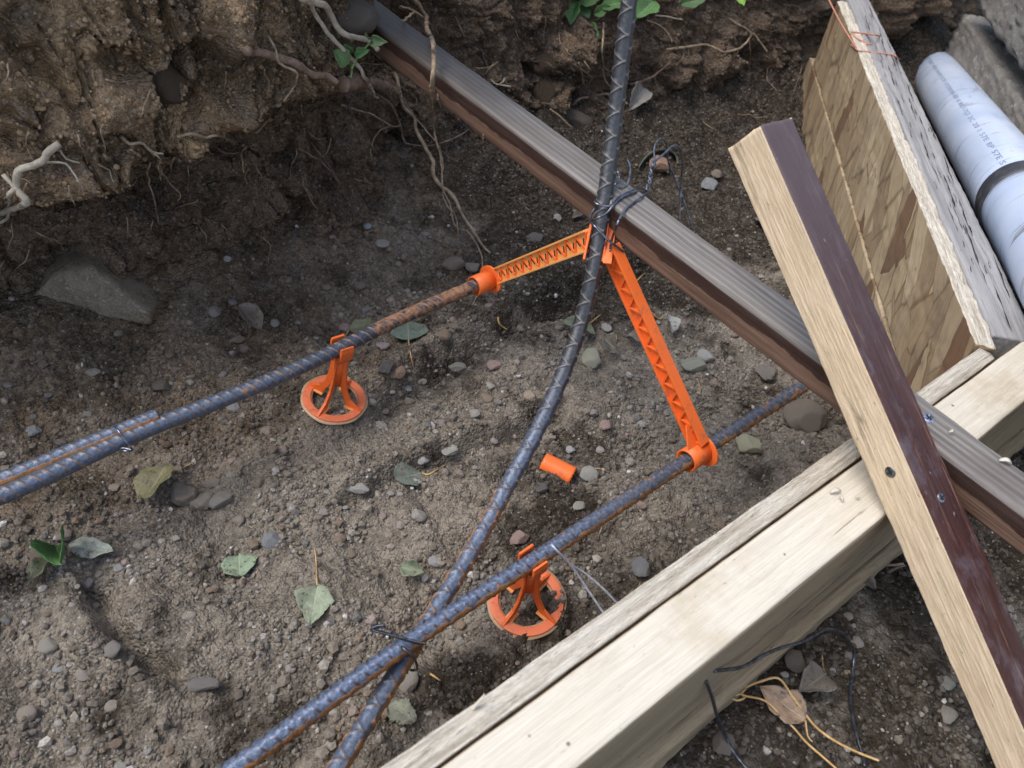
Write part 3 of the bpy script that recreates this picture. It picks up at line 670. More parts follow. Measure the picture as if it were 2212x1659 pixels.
zv = lambda x, y, z: atz(x, y, z)
PV = [atz(690, 1740, .0655), atz(735, 1650, .0655), atz(905, 1375, .0652), atz(1010, 1205, .074), atz(1085, 1070, .088), atz(1150, 950, .108), atz(1207, 830, .134), atz(1254, 700, .165),
      atd(1283, 580, .611), atd(1306, 430, .607), atd(1329, 250, .598), atd(1362, -20, .568), atd(1392, -240, .54)]
barV, pnV = rebar(PV, M['bar'], 'dark bar with zigzag ribs, curving up from under the blue-grey bar to stand upright', pitch=.0088, zig=True, slant=.62, rust_fn=rustV, rib=.00092, theta0=2.35, ribw=.00066, blue=lambda P: sstep(.16, .085, P[:, 2])*.55+.0)

# ------------------------------------------------------------------ orange chairs and spacer
def near(P, px, py):
    q = (P-EYE) @ R; uv = np.stack([CX+q[:, 0]/q[:, 2]*F, CY+q[:, 1]/q[:, 2]*F], 1); return P[np.argmin(((uv-[px, py])**2).sum(1))]
def ring_mesh(r0, r1, z0, z1, n=64, wob=0.0):
    V, F_ = [], []
    for r, z in ((r0, z0), (r0, z1), (r1, z1), (r1, z0)):
        for i in range(n):
            a = i/n*2*math.pi; q = r*(1+wob*math.sin(5*a+1)*math.sin(2*a)); V.append((q*math.cos(a), q*math.sin(a), z))
    for k in range(4):
        for i in range(n): F_.append((k*n+i, k*n+(i+1) % n, ((k+1) % 4)*n+(i+1) % n, ((k+1) % 4)*n+i))
    return V, F_
def chair(bpx, tpx, bar, rot, dirt_seed, label):
    z0 = .0125; base = atz(bpx[0], bpx[1], z0); topp = near(bar, *tpx); up = unit(topp-base); hh = float(np.linalg.norm(topp-base))-.0066
    bd_ = np.array([1.,0,0]); x = unit(bd_-up*(bd_@up)); y = np.cross(up, x)
    t = empty('rebar_chair', base); tag(t, label, 'rebar chair', 'orange rebar chairs'); t.matrix_world = basis(base, x, y, up)
    v, f = ring_mesh(.0215, .0285, 0, .0022); me = bevelled(pymesh('base_ring', v, f), .0004)
    link('base_ring', me, M['orange_pale'], t)
    v, f = ring_mesh(.0200, .0305, -.0012, .0003, wob=.018); link('moulding_flash', pymesh('moulding_flash', v, f), M['flash'], t)
    for i in range(4):
        a = rot+i*math.pi/2; d = (math.cos(a), math.sin(a), 0); w = (-math.sin(a), math.cos(a), 0)
        poly = [(.0285,.0022),(.0165,.0095),(.0115,.019),(.0088,.034),(.0078,hh*.75),(.0082,hh-.003),(0,hh-.003),(0,.029),(.0042,.0245),(.0062,.016),(.0115,.0045),(.0125,.0012),(.0285,.0006)]
        v, f = prism(poly, (0,0,0), d, (0,0,1), w, .0024); link('leg', bevelled(pymesh('leg', v, f, False), .0005), M['orange'], t)
        v, f = prism([(.0118,0),(.0215,0),(.0215,.0012),(.0118,.0012)], (0,0,0), d, (0,0,1), w, .0065); link('web', pymesh('web', v, f, False), M['orange_thin'], t)
    core = ring_mesh(.0002, .0052, .024, hh-.001, 16); link('column', pymesh('column', *core), M['orange'], t)
    parts = []
    for sgn in (-1, 1):
        poly = [(sgn*.0035, hh-.012), (sgn*.0088, hh-.002), (sgn*.0098, hh+.008), (sgn*.0086, hh+.0128), (sgn*.0068, hh+.012), (sgn*.0070, hh+.002), (sgn*.002, hh-.003)]
        parts.append(prism(poly, (0,0,0), (0,1,0), (0,0,1), (1,0,0), .0125))
    v, f = merge(parts); link('saddle', bevelled(pymesh('saddle', v, f, False), .0007), M['orange'], t); return t
chair((722,862), (740,752), pnA, math.radians(28), 1, 'orange plastic rebar chair holding the rusty bar, its round base fully visible')
chair((1137,1297), (1152,1213), pnB, math.radians(12), 2, 'orange plastic rebar chair under the blue-grey bar, base half covered by dark soil')
# spacer: two truss arms meeting at the upright bar
sp = empty('rebar_spacer', near(pnV, 1290, 530)); tag(sp, 'orange plastic spacer with two truss arms between the upright bar and both lying bars', 'rebar spacer')
so = np.array(sp.location)
def part(name, vf, mat, bev=.0004, parent=sp, org=None, smooth=False):
    v, f = vf; me = pymesh(name, np.array(v)-(so if org is None else org), f, smooth)
    if bev: bevelled(me, bev)
    return link(name, me, mat, parent)
def arm(p0, p1, hgt, flw, flip):
    e = unit(p1-p0); L = float(np.linalg.norm(p1-p0)); h = unit(np.cross([1,0,0], e)); h = h if h[2]*1+h[1]*-.3 > 0 else -h; w = unit(np.cross(e, h)); w = w if w[0] > 0 else -w
    a = part('truss_arm', prism([(0,-hgt/2),(L,-hgt/2),(L,hgt/2),(0,hgt/2)], p0, e, h, w, .0012), M['orange'] if flip else M['orange_thin'], .0003)
    fl = [prism([(0, s*hgt/2-.0009), (L, s*hgt/2-.0009), (L, s*hgt/2+.0009), (0, s*hgt/2+.0009)], p0, e, h, w, flw) for s in (-1, 1)]
    for s in (-1, 1): part('flange', prism([(0, s*hgt/2-.0009), (L, s*hgt/2-.0009), (L, s*hgt/2+.0009), (0, s*hgt/2+.0009)], p0, e, h, w, flw), M['orange'] if flip else M['orange_thin'], .0004, a)
    n = int(L/.0082); ribs = []
    for i in range(n):
        x0, x1 = L*i/n, L*(i+1)/n; s = 1 if i % 2 else -1; q0 = np.array([x0, -s*(hgt/2-.0009)]); q1 = np.array([x1, s*(hgt/2-.0009)]); d = unit(q1-q0); m = np.array([-d[1], d[0]])*.0009
        ribs.append(prism([tuple(q0-m), tuple(q1-m), tuple(q1+m), tuple(q0+m)], p0, e, h, w, flw*.62))
    part('lattice', merge(ribs), M['orange'], .0003, a)
    sl = []
    for i in range(1, n):
        c = np.array([L*i/n, 0]); d = unit(np.array([L/n, (1 if i % 2 else -1)*hgt])); m = np.array([-d[1], d[0]])*.0007; d = d*.0028
        sl.append(prism([tuple(c-d-m), tuple(c+d-m), tuple(c+d+m), tuple(c-d+m)], p0, e, h, w, .0018))
    if not flip: part('slot', merge(sl), M['recess'], 0, a)
    return e, h
def sleeve(c, ax, L, r):
    ax = unit(ax); z = unit(np.array([0,0,1.])-ax*ax[2]); y = np.cross(z, ax); V, F_ = [], []; n = 32
    for (s, rr_) in ((0, r-.0013), (0, r), (L*.5, r), (L, r*1.04), (L, r-.0013)):
        for i in range(n): q = i/n*2*math.pi; V.append(c+ax*s+rr_*(math.cos(q)*y+math.sin(q)*z))
    for k2 in range(5):
        for i in range(n): F_.append((k2*n+i, k2*n+(i+1) % n, ((k2+1) % 5)*n+(i+1) % n, ((k2+1) % 5)*n+i))
    s_ = part('sleeve', (V, F_), M['orange'], 0, smooth=True)
    V, F_ = [], []
    for (s, rr_) in ((L-.001, r-.0013), (L-.001, r+.0042), (L+.001, r+.0042), (L+.001, r-.0013)):
        for i in range(n):
            q = i/n*2*math.pi; k3 = rr_*(1+.10*max(0, math.cos(2*q))) if rr_ > r else rr_
            V.append(c+ax*s+k3*(math.cos(q)*y+math.sin(q)*z))
    for k2 in range(4):
        for i in range(n): F_.append((k2*n+i, k2*n+(i+1) % n, ((k2+1) % 4)*n+(i+1) % n, ((k2+1) % 4)*n+i))
    part('collar', (V, F_), M['orange'], .0003, s_, smooth=True)
cA, cA2 = near(pnA, 1024, 620), near(pnA, 1062, 603); dA = unit(cA2-cA); sleeve(cA, dA, .0215, .0098)
cB = near(pnB, 1482, 996); dB = unit(near(pnB, 1550, 952)-cB); sleeve(cB, dB, .0215, .0098)
xa = cA[0]+.024; xb = cB[0]+.016
a0 = cA+dA*.0215; a0 = np.array([xa, a0[1]-.006, a0[2]+.007]); a1 = atd(1274, 517, dep_of(near(pnV, 1290, 530))+.004)
arm(a0, a1, .0145, .0060, False)
b0_ = np.array([xb, cB[1]+.003, cB[2]+.008]); b1 = atd(1316, 532, dep_of(near(pnV, 1290, 530))+.004); arm(b0_, b1, .0135, .0095, True)
# gusset over the lower sleeve and the two clip cheeks at the upright bar
part('gusset', prism([(-.011,.0),(.008,.0),(.003,.020),(-.001,.020)], cB+dB*.012+np.array([0,.002,.0085]), dB, unit(b1-b0_), np.cross(dB, unit(b1-b0_)), .0015), M['orange'], .0003)
vt = unit(near(pnV, 1300, 470)-near(pnV, 1280, 570))
for (q0, q1, th, wd) in (((1277,484), (1261,562), .0018, .013), ((1313,472), (1301,567), .0022, .014)):
    m0, m1 = atd(*q0, dep_of(near(pnV, 1290, 530))+.001), atd(*q1, dep_of(near(pnV, 1280, 560))+.001); d = unit(m1-m0); L = float(np.linalg.norm(m1-m0)); vw = unit(ray(1290, 520)); side = unit(np.cross(d, vw))
    part('clip_cheek', prism([(0,-.005),(L,-.005),(L,.011),(0,.011)], m0, d, unit(np.cross(side, d)), side, th), M['orange'], .0005)
m0 = atd(1322, 478, dep_of(near(pnV, 1290, 530))+.006); vw = unit(ray(1320, 520)); d = unit(atd(1312, 560, dep_of(m0)*.985)-m0); side = unit(np.cross(d, vw))
part('clip_back', prism([(0,-.003),(.036,-.003),(.036,.0035),(0,.0035)], m0, d, side, np.cross(d, side), .002), M['orange'], .0005)
# broken half sleeve on the ground
h0, h1 = hit(1172, 1001), hit(1236, 1033); ax_ = unit(h1-h0); L = float(np.linalg.norm(h1-h0)); zz = unit(np.array([0,0,1.])-ax_*ax_[2]); yy = np.cross(zz, ax_)
V_, F_ = [], []; n = 18; m_ = 14
for lay, rr_ in ((0, .0098), (1, .0082)):
    for i in range(m_+1):
        for j in range(n+1):
            q = math.radians(8+164*j/n); s = L*i/m_+(.0007*math.sin(j*2.9+1)*(i == m_)); V_.append(h0+ax_*s+rr_*(math.cos(q)*yy+math.sin(q)*zz)+zz*.001)
W_ = n+1; O_ = (m_+1)*W_
for i in range(m_):
    for j in range(n):
        F_.append((i*W_+j, (i+1)*W_+j, (i+1)*W_+j+1, i*W_+j+1)); F_.append((O_+i*W_+j, O_+i*W_+j+1, O_+(i+1)*W_+j+1, O_+(i+1)*W_+j))
for j in range(n): F_.append((j, j+1, O_+j+1, O_+j)); F_.append((m_*W_+j, O_+m_*W_+j, O_+m_*W_+j+1, m_*W_+j+1))
for i in range(m_): F_.append((i*W_, O_+i*W_, O_+(i+1)*W_, (i+1)*W_)); F_.append((i*W_+n, (i+1)*W_+n, O_+(i+1)*W_+n, O_+i*W_+n))
tag(link('sleeve_fragment', pymesh('sleeve_fragment', V_, F_), M['orange']), 'broken half sleeve of orange plastic lying loose on the soil', 'plastic piece')

# ------------------------------------------------------------------ tie wires
def wire(strands, label, r=.00085, cat='tie wire', mat='wire'):
    paths = []
    for stn in strands:
        P = []
        if stn[0] == 'lin':
            a_, b_2 = [dep_of(hit(*stn[1][k_], SOIL+[up, lo, st]))-l_ for k_, l_ in ((0, .002), (-1, .010))]; nn = len(stn[1])-1; stn = [(x, y, a_+(b_2-a_)*i/nn) for i, (x, y) in enumerate(stn[1])]+list(stn[2:])
        for q in stn:
            if len(q) == 3:
                hb = cast(q[0], q[1], [bb]); P.append(atd(q[0], q[1], min(q[2], dep_of(hb[1])-.0022) if hb is not None and q[2] > dep_of(hb[1])-.004 and q[2] < dep_of(hb[1])+.03 else q[2]))
            else: P.append(hit(q[0], q[1], SOIL+[bb, sk, up, lo, st], .0055))
        paths.append((catmull(P, .0015), r))
    return tag(tubes('tie_wire', paths, M[mat], seg=8), label, cat)
z2 = lambda pts, d: [(1206.9+p[0]/5.04, 274.3+p[1]/5.04, p[2] if len(p) > 2 else d) for p in pts]
dv = dep_of(near(pnV, 1294, 430))
f_ = dv-.0085; b_ = dv+.009
wire([z2([(395,800,dv+.003),(400,830,f_),(500,862,f_-.001),(585,850,f_),(603,800,dv),(700,735,.607),(800,690,.620),(880,662,.633),(960,700,.650),(990,760,.659)], f_),
      z2([(285,1050,dv+.012),(400,1000,f_),(520,940,f_-.001),(600,845,dv-.002),(700,760,.605),(830,705,.619),(930,705,.633),(985,752,.655)], f_),
      z2([(395,885,b_),(350,960,dv+.004),(350,1030,dv-.002),(400,1090,f_),(550,1240,f_+.002),(680,1340,f_+.010),(725,1392,f_+.018)], f_),
      z2([(560,1350,.600),(575,1240,.605),(640,1050,.585),(720,900,.607),(830,810,.617),(920,740,.631),(965,715,.641)], f_),
      z2([(950,700,.637),(985,640,.639),(975,590,.639),(1010,540,.641),(990,500,.643),(1030,450,.645),(1015,400,.647),(1040,350,.649),(1038,250,.652),(1060,175,.655),(1105,128,.662),(1152,142,.672),(1178,210,.682),(1190,350,.697),(1230,480,.707),(1310,670,.717),(1360,800,.722),(1410,950,.727),(1455,1110,.732)], 0),
      z2([(955,690,.633),(960,640,.635),(1005,600,.637),(980,545,.639),(1012,500,.641),(1000,450,.643),(1050,410,.645),(1050,370,.647),(1150,290,.652),(1220,222,.659),(1282,203,.667),(1332,255,.679),(1347,380,.692),(1332,650,.707),(1313,1010,.717)], 0),
      z2([(640,480,.592),(662,560,.592),(640,605,.589),(612,625,.587),(650,655,.589),(690,668,.593),(742,632,.599),(775,520,.607),(772,420,.612),(742,358,.617)], 0)],
     'black tie wire wrapped round the upright bar and the brown cross board, twisted tail up', .00095, 'tie wire', 'wire_mid')
z3 = lambda pts, d: [(740.6+p[0]/7.56, 1316.6+p[1]/7.56, p[2] if len(p) > 2 else d) for p in pts]
db = dep_of(near(pnB, 880, 1390))
wire([z3([(1365,552),(1250,540),(830,425),(600,375),(465,318),(560,270),(690,255)], db-.010), z3([(1270,562),(1000,490),(760,405),(560,350),(455,312),(520,290),(700,288)], db-.009),
      z3([(900,620,db+.002),(950,605,db-.007),(1020,660,db-.0095),(1120,730,db-.009),(1190,850,db-.004),(1212,960,db+.004),(1190,992,db+.010),(1110,990,db+.012)], db)],
     'black tie wire binding the blue-grey bar to the dark bar where they cross', .0009)
z4 = lambda pts, d: [(987.5+p[0]/5.04, 1124.6+p[1]/5.04, p[2] if len(p) > 2 else d) for p in pts]
d0 = dep_of(near(pnB, 1195, 1183))
wire([z4([(1010,250,d0+.003),(1035,270,d0-.0062),(1100,340,d0-.006),(1200,440,d0+.002),(1280,540,d0+.008),(1400,720,d0+.014),(1600,1015,d0+.02)], 0),
      z4([(1020,262,d0-.002),(1090,330,d0-.004),(1170,420,d0+.004),(1260,490,d0+.010),(1400,580,d0+.016),(1600,750,d0+.022),(1745,905,d0+.028)], 0)],
     'two bare wire ends hanging from the blue-grey bar down behind the strand board strip', .0009, 'tie wire', 'wire_bright')
z9 = lambda pts: [(1474.6+p[0]/3, 1105.8+p[1]/3) for p in pts]
wire([['lin', z9([(205,1030),(300,1020),(400,1000),(520,930),(640,880),(780,840),(870,790),(940,760),(1020,780),(1080,840),(1110,920)])]+z9([(1100,1050),(1085,1180),(1100,1330),(1130,1460),(1160,1560),(1180,1650)])],
     'black wire looping out from under the form board over the soil, lower right', .0011)
wire([['lin', z9([(150,1095),(190,1200),(220,1310),(280,1460)])]+z9([(340,1570),(420,1670)])], 'short piece of black wire running down from the lower form board to the picture edge', .0011)
z6 = lambda pts, d: [(p[0]/5.76, 822.9+p[1]/5.76, p[2] if len(p) > 2 else d) for p in pts]
da = dep_of(near(pnA, 262, 958))
wire([z6([(1395,540,da+.006),(1410,552,da-.004),(1480,630,da-.009),(1560,740,da-.0085),(1630,830,da-.007),(1645,862,da-.004),(1560,872,da-.006),(1480,855,da-.003)], da), z6([(1500,845),(1540,835),(1650,862)], da-.006)],
     'thin tie wire holding the two lapped bars together at left', .0008, 'tie wire', 'wire_mid')
# coral twine round the stud
zt = lambda pts: [(1755.6+p[0]/4.846, p[1]/4.846) for p in pts]
def on_boards(pts, lift): return [hit(x, y, [ob, gs, ol]+SOIL, lift) for x, y in pts]
tp = [catmull(on_boards(zt([(400,470),(478,530),(540,541),(600,545),(720,560),(850,580),(880,600),(905,625)]), .0022), .001), catmull(on_boards(zt([(400,335),(470,342),(540,350),(700,375),(800,405)]), .0022), .001),
      catmull(on_boards(zt([(400,345),(460,400),(520,430),(580,465),(620,462)]), .003), .001)]
w1, w2 = hit(1850, 104, [ob, gs], .002), atd(*zt([(165,-8)])[0], dep_of(hit(1850, 104, [ob, gs]))+.05)
tp.append(catmull([w1, w1*.5+w2*.5+np.array([0,0,-.002]), w2], .002))
tag(tubes('twine', [(p, .0011) for p in tp], M['twine'], seg=6), 'coral mason twine tied twice round the grey weathered stud', 'twine')

# ------------------------------------------------------------------ pipe and concrete
pn, pf = np.array([1.176,.37,.108]), np.array([1.79,.735,-.03])
pax = unit(pf-pn); pz = unit(np.array([0,0,1.])-pax*pax[2]); py_ = np.cross(pz, pax)
pipe = empty('drain_pipe', pn); tag(pipe, 'white plastic drain pipe with black rubber joint beside the grey stud', 'pipe'); pipe.matrix_world = basis(pn, py_, pz, pax)   # local Z along the pipe
def lathe(prof, n=64):
    V, F_ = [], []
    for z, r in prof:
        for i in range(n): q = i/n*2*math.pi; V.append((r*math.cos(q), r*math.sin(q), z))
    for k2 in range(len(prof)-1):
        for i in range(n): F_.append((k2*n+i, k2*n+(i+1) % n, (k2+1)*n+(i+1) % n, (k2+1)*n+i))
    return V, F_
def axis_s(px, py):                                       # distance along the pipe axis seen at a pixel
    ss_ = np.linspace(-.6, .8, 2801); P = pn[None]+ss_[:, None]*pax[None]; return float((near(P, px, py)-pn) @ pax)
r_ = .0413
sj = axis_s(2200, 442); se = axis_s(2014, 152)
link('pipe_length', pymesh('pipe_length', *lathe([(sj+.004, r_-.006), (sj+.004, r_-.0012), (sj+.006, r_)]+[(sj+.006+(se-sj-.006)*i/20, r_) for i in range(1, 21)]+[(.7, r_)])), M['pvc'], pipe)
link('near_length', pymesh('near_length', *lathe([(-.75, r_)]+[(-.75+(sj-.022+.75)*i/20, r_) for i in range(1, 20)]+[(sj-.022, r_), (sj-.019, r_-.0015), (sj-.018, r_-.008)])), M['pvc'], pipe)
link('rubber_joint', pymesh('rubber_joint', *lathe([(sj-.028, r_-.004), (sj-.027, r_+.0012), (sj-.018, r_+.0026), (sj-.008, r_+.0012), (sj+.006, r_+.0018), (sj+.010, r_+.0012), (sj+.0115, r_-.003)])), M['rubber'], pipe)
link('bell_end', pymesh('bell_end', *lathe([(se+.004, r_+.001), (se, r_+.002), (se-.001, r_+.006), (se+.003, r_+.0075), (se+.03, r_+.0085), (se+.12, r_+.0085), (se+.16, r_)])), M['pvc'], pipe)
# printed line on the pipe, wrapped on its surface
def print_line():
    cu = bpy.data.curves.new('print', 'FONT'); cu.body = '1357 28B7 AE8 HHW ICH 17(20(08-80 8 80 17(2 3C 20 1 57E 8P 57E S'; cu.size = .0135; cu.resolution_u = 2; cu.space_character = 1.08
    to = bpy.data.objects.new('print', cu); C.objects.link(to); bpy.context.view_layer.update()
    me = bpy.data.meshes.new_from_object(to.evaluated_get(bpy.context.evaluated_depsgraph_get())); bpy.data.objects.remove(to); bpy.data.curves.remove(cu)
    bm = bmesh.new(); bm.from_mesh(me); bmesh.ops.triangulate(bm, faces=bm.faces); bmesh.ops.subdivide_edges(bm, edges=[e for e in bm.edges if e.calc_length() > .004], cuts=2)
    t0_ = PRINT_T; s_hi = axis_s(2020, 160); s_lo = sj+.02; mx = max(v.co.x for v in bm.verts); kx = (s_hi-s_lo)/mx
    for v in bm.verts:
        q = t0_+(v.co.y-.006)*.62/r_; s = s_hi-v.co.x*kx; v.co = ((r_+.0003)*math.cos(q), (r_+.0003)*math.sin(q), s)
    me2 = bpy.data.meshes.new('printed_line'); bm.to_mesh(me2); bm.free(); link('printed_line', me2, M['ink'], pipe)
def pipe_angle(px, py):
    best = None
    d = unit(ray(px, py)); o = EYE-pn; ol_ = np.array([o@py_, o@pz, o@pax]); dl = np.array([d@py_, d@pz, d@pax])
    A, Bq, Cq = dl[0]**2+dl[1]**2, 2*(ol_[0]*dl[0]+ol_[1]*dl[1]), ol_[0]**2+ol_[1]**2-r_*r_
    t = (-Bq-math.sqrt(max(Bq*Bq-4*A*Cq, 0)))/(2*A); q = ol_+dl*t; return math.atan2(q[1], q[0]), q[2]
PRINT_T = pipe_angle(2085, 235)[0]; print_line()
lp0, lp1 = np.array([1.71,.68,.10]), np.array([1.39,.406,.10]); ld = unit(lp1-lp0); ln_ = np.array([-ld[1], ld[0], 0]); ln_ = ln_ if ln_ @ np.array([1,-1,0]) > 0 else -ln_
ft = board('concrete_footing', lp0-ld*.02+ln_*.10+np.array([0,0,-.14]), ld, (0,0,1), 1.2, .20, .28, M['concrete'], .008, 160, .003, .003, 12)
tag(ft, 'rough grey concrete footing ledge running along the far side of the white pipe', 'footing')
sp0, sp1 = np.array([1.66,.666,.14]), np.array([1.391,.431,.14]); sd = unit(sp1-sp0); sn = np.array([-sd[1], sd[0], 0]); sn = sn if sn @ np.array([1,-1,0]) > 0 else -sn
wl = board('concrete_wall', sp0-sd*.012+sn*.08+np.array([0,0,.25]), sd, (0,0,1), 1.2, .16, .50, M['concrete'], .01, 160, .004, .002, 13)
tag(wl, 'plain grey concrete wall face overhanging the footing at the top right corner', 'wall')
# half-buried green glazed pipe mouth behind the brown board
ga, gb, gc_ = hit(1375, 382), hit(1462, 345), hit(1425, 322)
hp = [hit(x, y, None, l) for x, y, l in ((1371,388,.002),(1380,365,.006),(1396,342,.012),(1416,328,.016),(1440,325,.016),(1458,335,.012),(1463,352,.006))]
gp = catmull(hp, .003); inn = gp+unit(ray(1420, 340))*.045+np.array([0,0,-.004])
v_, f2 = [], []
for lay, sh in ((0, 0), (1, .0035)):
    for A in (gp, inn):
        cen = gp.mean(0)
        for p in A: v_.append(p+unit(p-cen)*sh)
n_ = len(gp); ix = lambda l, k2, i: (l*2+k2)*n_+i
for i in range(n_-1):
    f2 += [(ix(0,0,i), ix(0,1,i), ix(0,1,i+1), ix(0,0,i+1)), (ix(1,0,i), ix(1,0,i+1), ix(1,1,i+1), ix(1,1,i)), (ix(0,0,i), ix(0,0,i+1), ix(1,0,i+1), ix(1,0,i))]
tag(link('old_pipe', pymesh('old_pipe', v_, f2), M['greenpipe']), 'broken rim of an old green pipe half buried behind the brown board', 'pipe')

# ------------------------------------------------------------------ stones
def rock_mesh(name, seed, facets=9, rough=.05, sub=4, cut=.72):
    bm = bmesh.new(); bmesh.ops.create_icosphere(bm, subdivisions=sub, radius=1.0); r = random.Random(seed)
    V = np.array([v.co for v in bm.verts]); V = V*(1+.12*fbm2(V[:, 0]+V[:, 2]*.7+seed*3.1, V[:, 1]-V[:, 2]*.6, 1.1, 2, seed))[:, None]
    for _ in range(facets):
        n = unit([r.gauss(0,1) for _ in range(3)]); d = r.uniform(cut-.16, cut+.14); q = V @ n-d; V = V-np.maximum(q, 0)[:, None]*n*.97
    a = V[:, 0]*1.0+V[:, 2]*.7; b = V[:, 1]-V[:, 2]*.6
    V = V*(1+rough*fbm2(a, b+seed, .35, 4, seed+3, .6))[:, None]
    V /= np.abs(V).max(0)
    for v, c in zip(bm.verts, V): v.co = c
    me = bpy.data.meshes.new(name); bm.to_mesh(me); bm.free(); me.polygons.foreach_set('use_smooth', [True]*len(me.polygons)); return me
ROCKS = [rock_mesh('stone', i, 9+i % 6, .05+.02*(i % 3), 4, .74 if i % 3 else .84) for i in range(14)]
PEBB = [rock_mesh('pebble', 40+i, 7+i % 5, .06, 3) for i in range(12)]
for me in ROCKS+PEBB: me.materials.append(M['stone'])
def stone(px, py, w, h, col, label=None, ang=0.0, mesh=None, sink=.3, group=None, cat='stone', flat=.72, name='stone', lift=0):
    p = hit(px, py); n = dep_of(p)/F; rw, rh = w*n/2, h*n/2
    d = ray(px, py); right = unit(R[:, 0]*math.cos(ang)+R[:, 1]*math.sin(ang)); upv = np.array([0,0,1.])
    x = unit(right-upv*(right@upv)); y = np.cross(upv, x); rz = min(rw, rh)*flat
    o = bpy.data.objects.new(name, mesh or random.choice(ROCKS)); C.objects.link(o)
    c = p+upv*(rz*(.75-sink)*1.0+lift); m = basis(c, x, y, upv) @ Matrix.Diagonal((rw, rh*1.15, rz, 1)); m = m @ Matrix.Identity(4); o.matrix_world = m
    o.color = (*[min(.7, 2.5*v) for v in col], 1)
    tag(o, label, cat, group); return o
GRY, BRN, TAN, PNK, BLU, DRK, CRM = (.22,.205,.19), (.17,.125,.09), (.34,.285,.215), (.27,.19,.17), (.17,.185,.20), (.055,.055,.058), (.42,.37,.28)
CLOD = (.105,.088,.072)
STN = [(1735,912,104,78,CLOD,'large dark grey-brown stone under the brown board near the form corner',.1),(1614,966,58,46,(.36,.29,.19),'tan crystalline stone beside the blue-grey bar past the spacer sleeve',.2),
 (1650,812,50,40,(.13,.12,.11),'dark grey stone against the lower edge of the brown board',.2),(1277,780,46,56,TAN,'pale tan angular stone just right of the upright bar',.3),
 (1495,795,56,40,(.19,.20,.165),'grey-green chip of stone right of the slanted spacer arm',.1),(1523,775,42,32,(.36,.34,.31),'speckled granite stone touching the grey-green chip',.3),
 (1384,1233,46,52,BLU,'blue-grey block of stone near the strand board strip',.3),(1120,1167,34,48,PNK,'pinkish upright stone above the blue-grey bar',1.2),
 (397,1073,62,54,(.20,.165,.13),'brown round stone next to the olive leaf, largest in its row',.2),(437,1090,46,54,(.235,.205,.17),'grey-brown stone in the middle of the row of three',.8),(480,1085,40,52,(.225,.21,.185),'oval grey stone at the right end of the row of three',1.0),
 (455,1047,46,22,(.20,.175,.15),'long flat stone lying above the row of three',-.2),(585,1171,40,38,BLU,'blue-grey angular stone in open soil left of centre',0),(834,797,36,36,DRK,'near-black round stone right of the left rebar chair',0),
 (859,810,32,36,(.22,.15,.105),'reddish-brown stone touching the near-black stone',.9),(1066,792,34,26,PNK,'purple-pink wedge of stone in the middle of the trench',-.4),(828,750,32,20,(.24,.20,.20),'purple-grey chip under the rusty bar',0),
 (773,1057,60,26,(.40,.34,.26),'long pale tan stone left of the round grey leaf',.05),(971,977,38,30,(.36,.30,.25),'pale pinkish stone right of a stem above the grey leaf',0),(914,998,24,22,CRM,'small cream stone above the round grey leaf',.3),
 (350,838,42,36,CLOD,'clod of soil above the end of the short bluish bar',0),(513,737,26,32,BRN,'brown pebble below the dry grey-brown leaf',1.1),(527,756,24,20,BRN,'small brown pebble under the brown pebble by the dry leaf',.2),
 (980,575,56,36,(.15,.115,.09),'brown angular rock behind the left spacer sleeve',-.2),(1022,582,36,30,(.15,.13,.11),'grey-brown rock touching the left spacer arm from behind',.1),(1155,518,40,28,(.085,.08,.075),'dark rock above the left spacer arm',.1),
 (1203,474,20,22,(.24,.23,.225),'small light grey stone against the brown board, left of the upright bar',.4),(1530,405,38,34,BLU,'slate grey stone behind the brown board left of the stick',.2),(1547,381,28,24,(.13,.105,.085),'brown stone just above the slate grey stone',.1),
 (1422,362,48,44,(.22,.13,.085),'reddish rock inside the old green pipe mouth',.4),(2045,1546,36,44,(.30,.25,.22),'pale pinkish stone beside the stick at the lower right',.9),(1715,1432,48,50,CLOD,'round clod inside the loop of black wire',.5),
 (1169,1058,28,26,DRK,'black stone below the orange sleeve fragment',.3),(1232,974,22,18,(.33,.31,.29),'small pale stone above the orange sleeve fragment',.2),(1386,920,24,20,(.30,.28,.25),'pale grey stone left of the slanted spacer arm',.2),
 (1361,999,24,20,(.27,.25,.22),'grey stone between the sleeve fragment and the spacer sleeve',-.3),(884,870,24,20,(.20,.165,.135),'brown pebble right of the left chair base',.2),(990,797,44,26,(.20,.19,.165),'flat grey stone chip left of the pink wedge',.25),
 (250,1055,28,20,(.27,.22,.18),'flat pale stone left of the olive leaf',0),(82,1202,40,28,(.20,.155,.12),'brown stone behind the bright green leaf at left',0),(1850,1390,28,26,(.28,.26,.24),'pale stone right of the black wire loop',.1),
 (1560,1610,50,44,CLOD,'clod of soil between the two black wires at the bottom edge',.2),(880,1480,40,56,(.26,.24,.215),'flat pale stone right of where the two bars cross',.7),(440,1480,70,30,(.14,.135,.13),'flat dark slab set in the soil at lower left',-.2),
 (590,973,22,20,BRN,'brown pebble under the rusty bar left of the chair',.1),(612,975,26,24,(.23,.19,.155),'rounded tan pebble beside the brown one under the rusty bar',.1),(138,1160,42,30,(.20,.17,.145),'grey-brown pebble above the bright green curled leaf',.1),
 (75,935,30,28,(.33,.31,.28),'white-flecked stone above the lapped bars at left',.1),(1800,1000,34,24,(.12,.115,.11),'dark grey stone by the form strip under the brown board',.2),(780,620,30,20,(.15,.125,.1),'small brown clod on the slope above the rusty bar',0)]
for i, (px, py, w, h, c, lab, an) in enumerate(STN): stone(px, py, w, h, c, lab, an, ROCKS[i % 14], .16, name='clod' if 'clod' in lab else 'stone', cat='clod' if 'clod' in lab else 'stone')
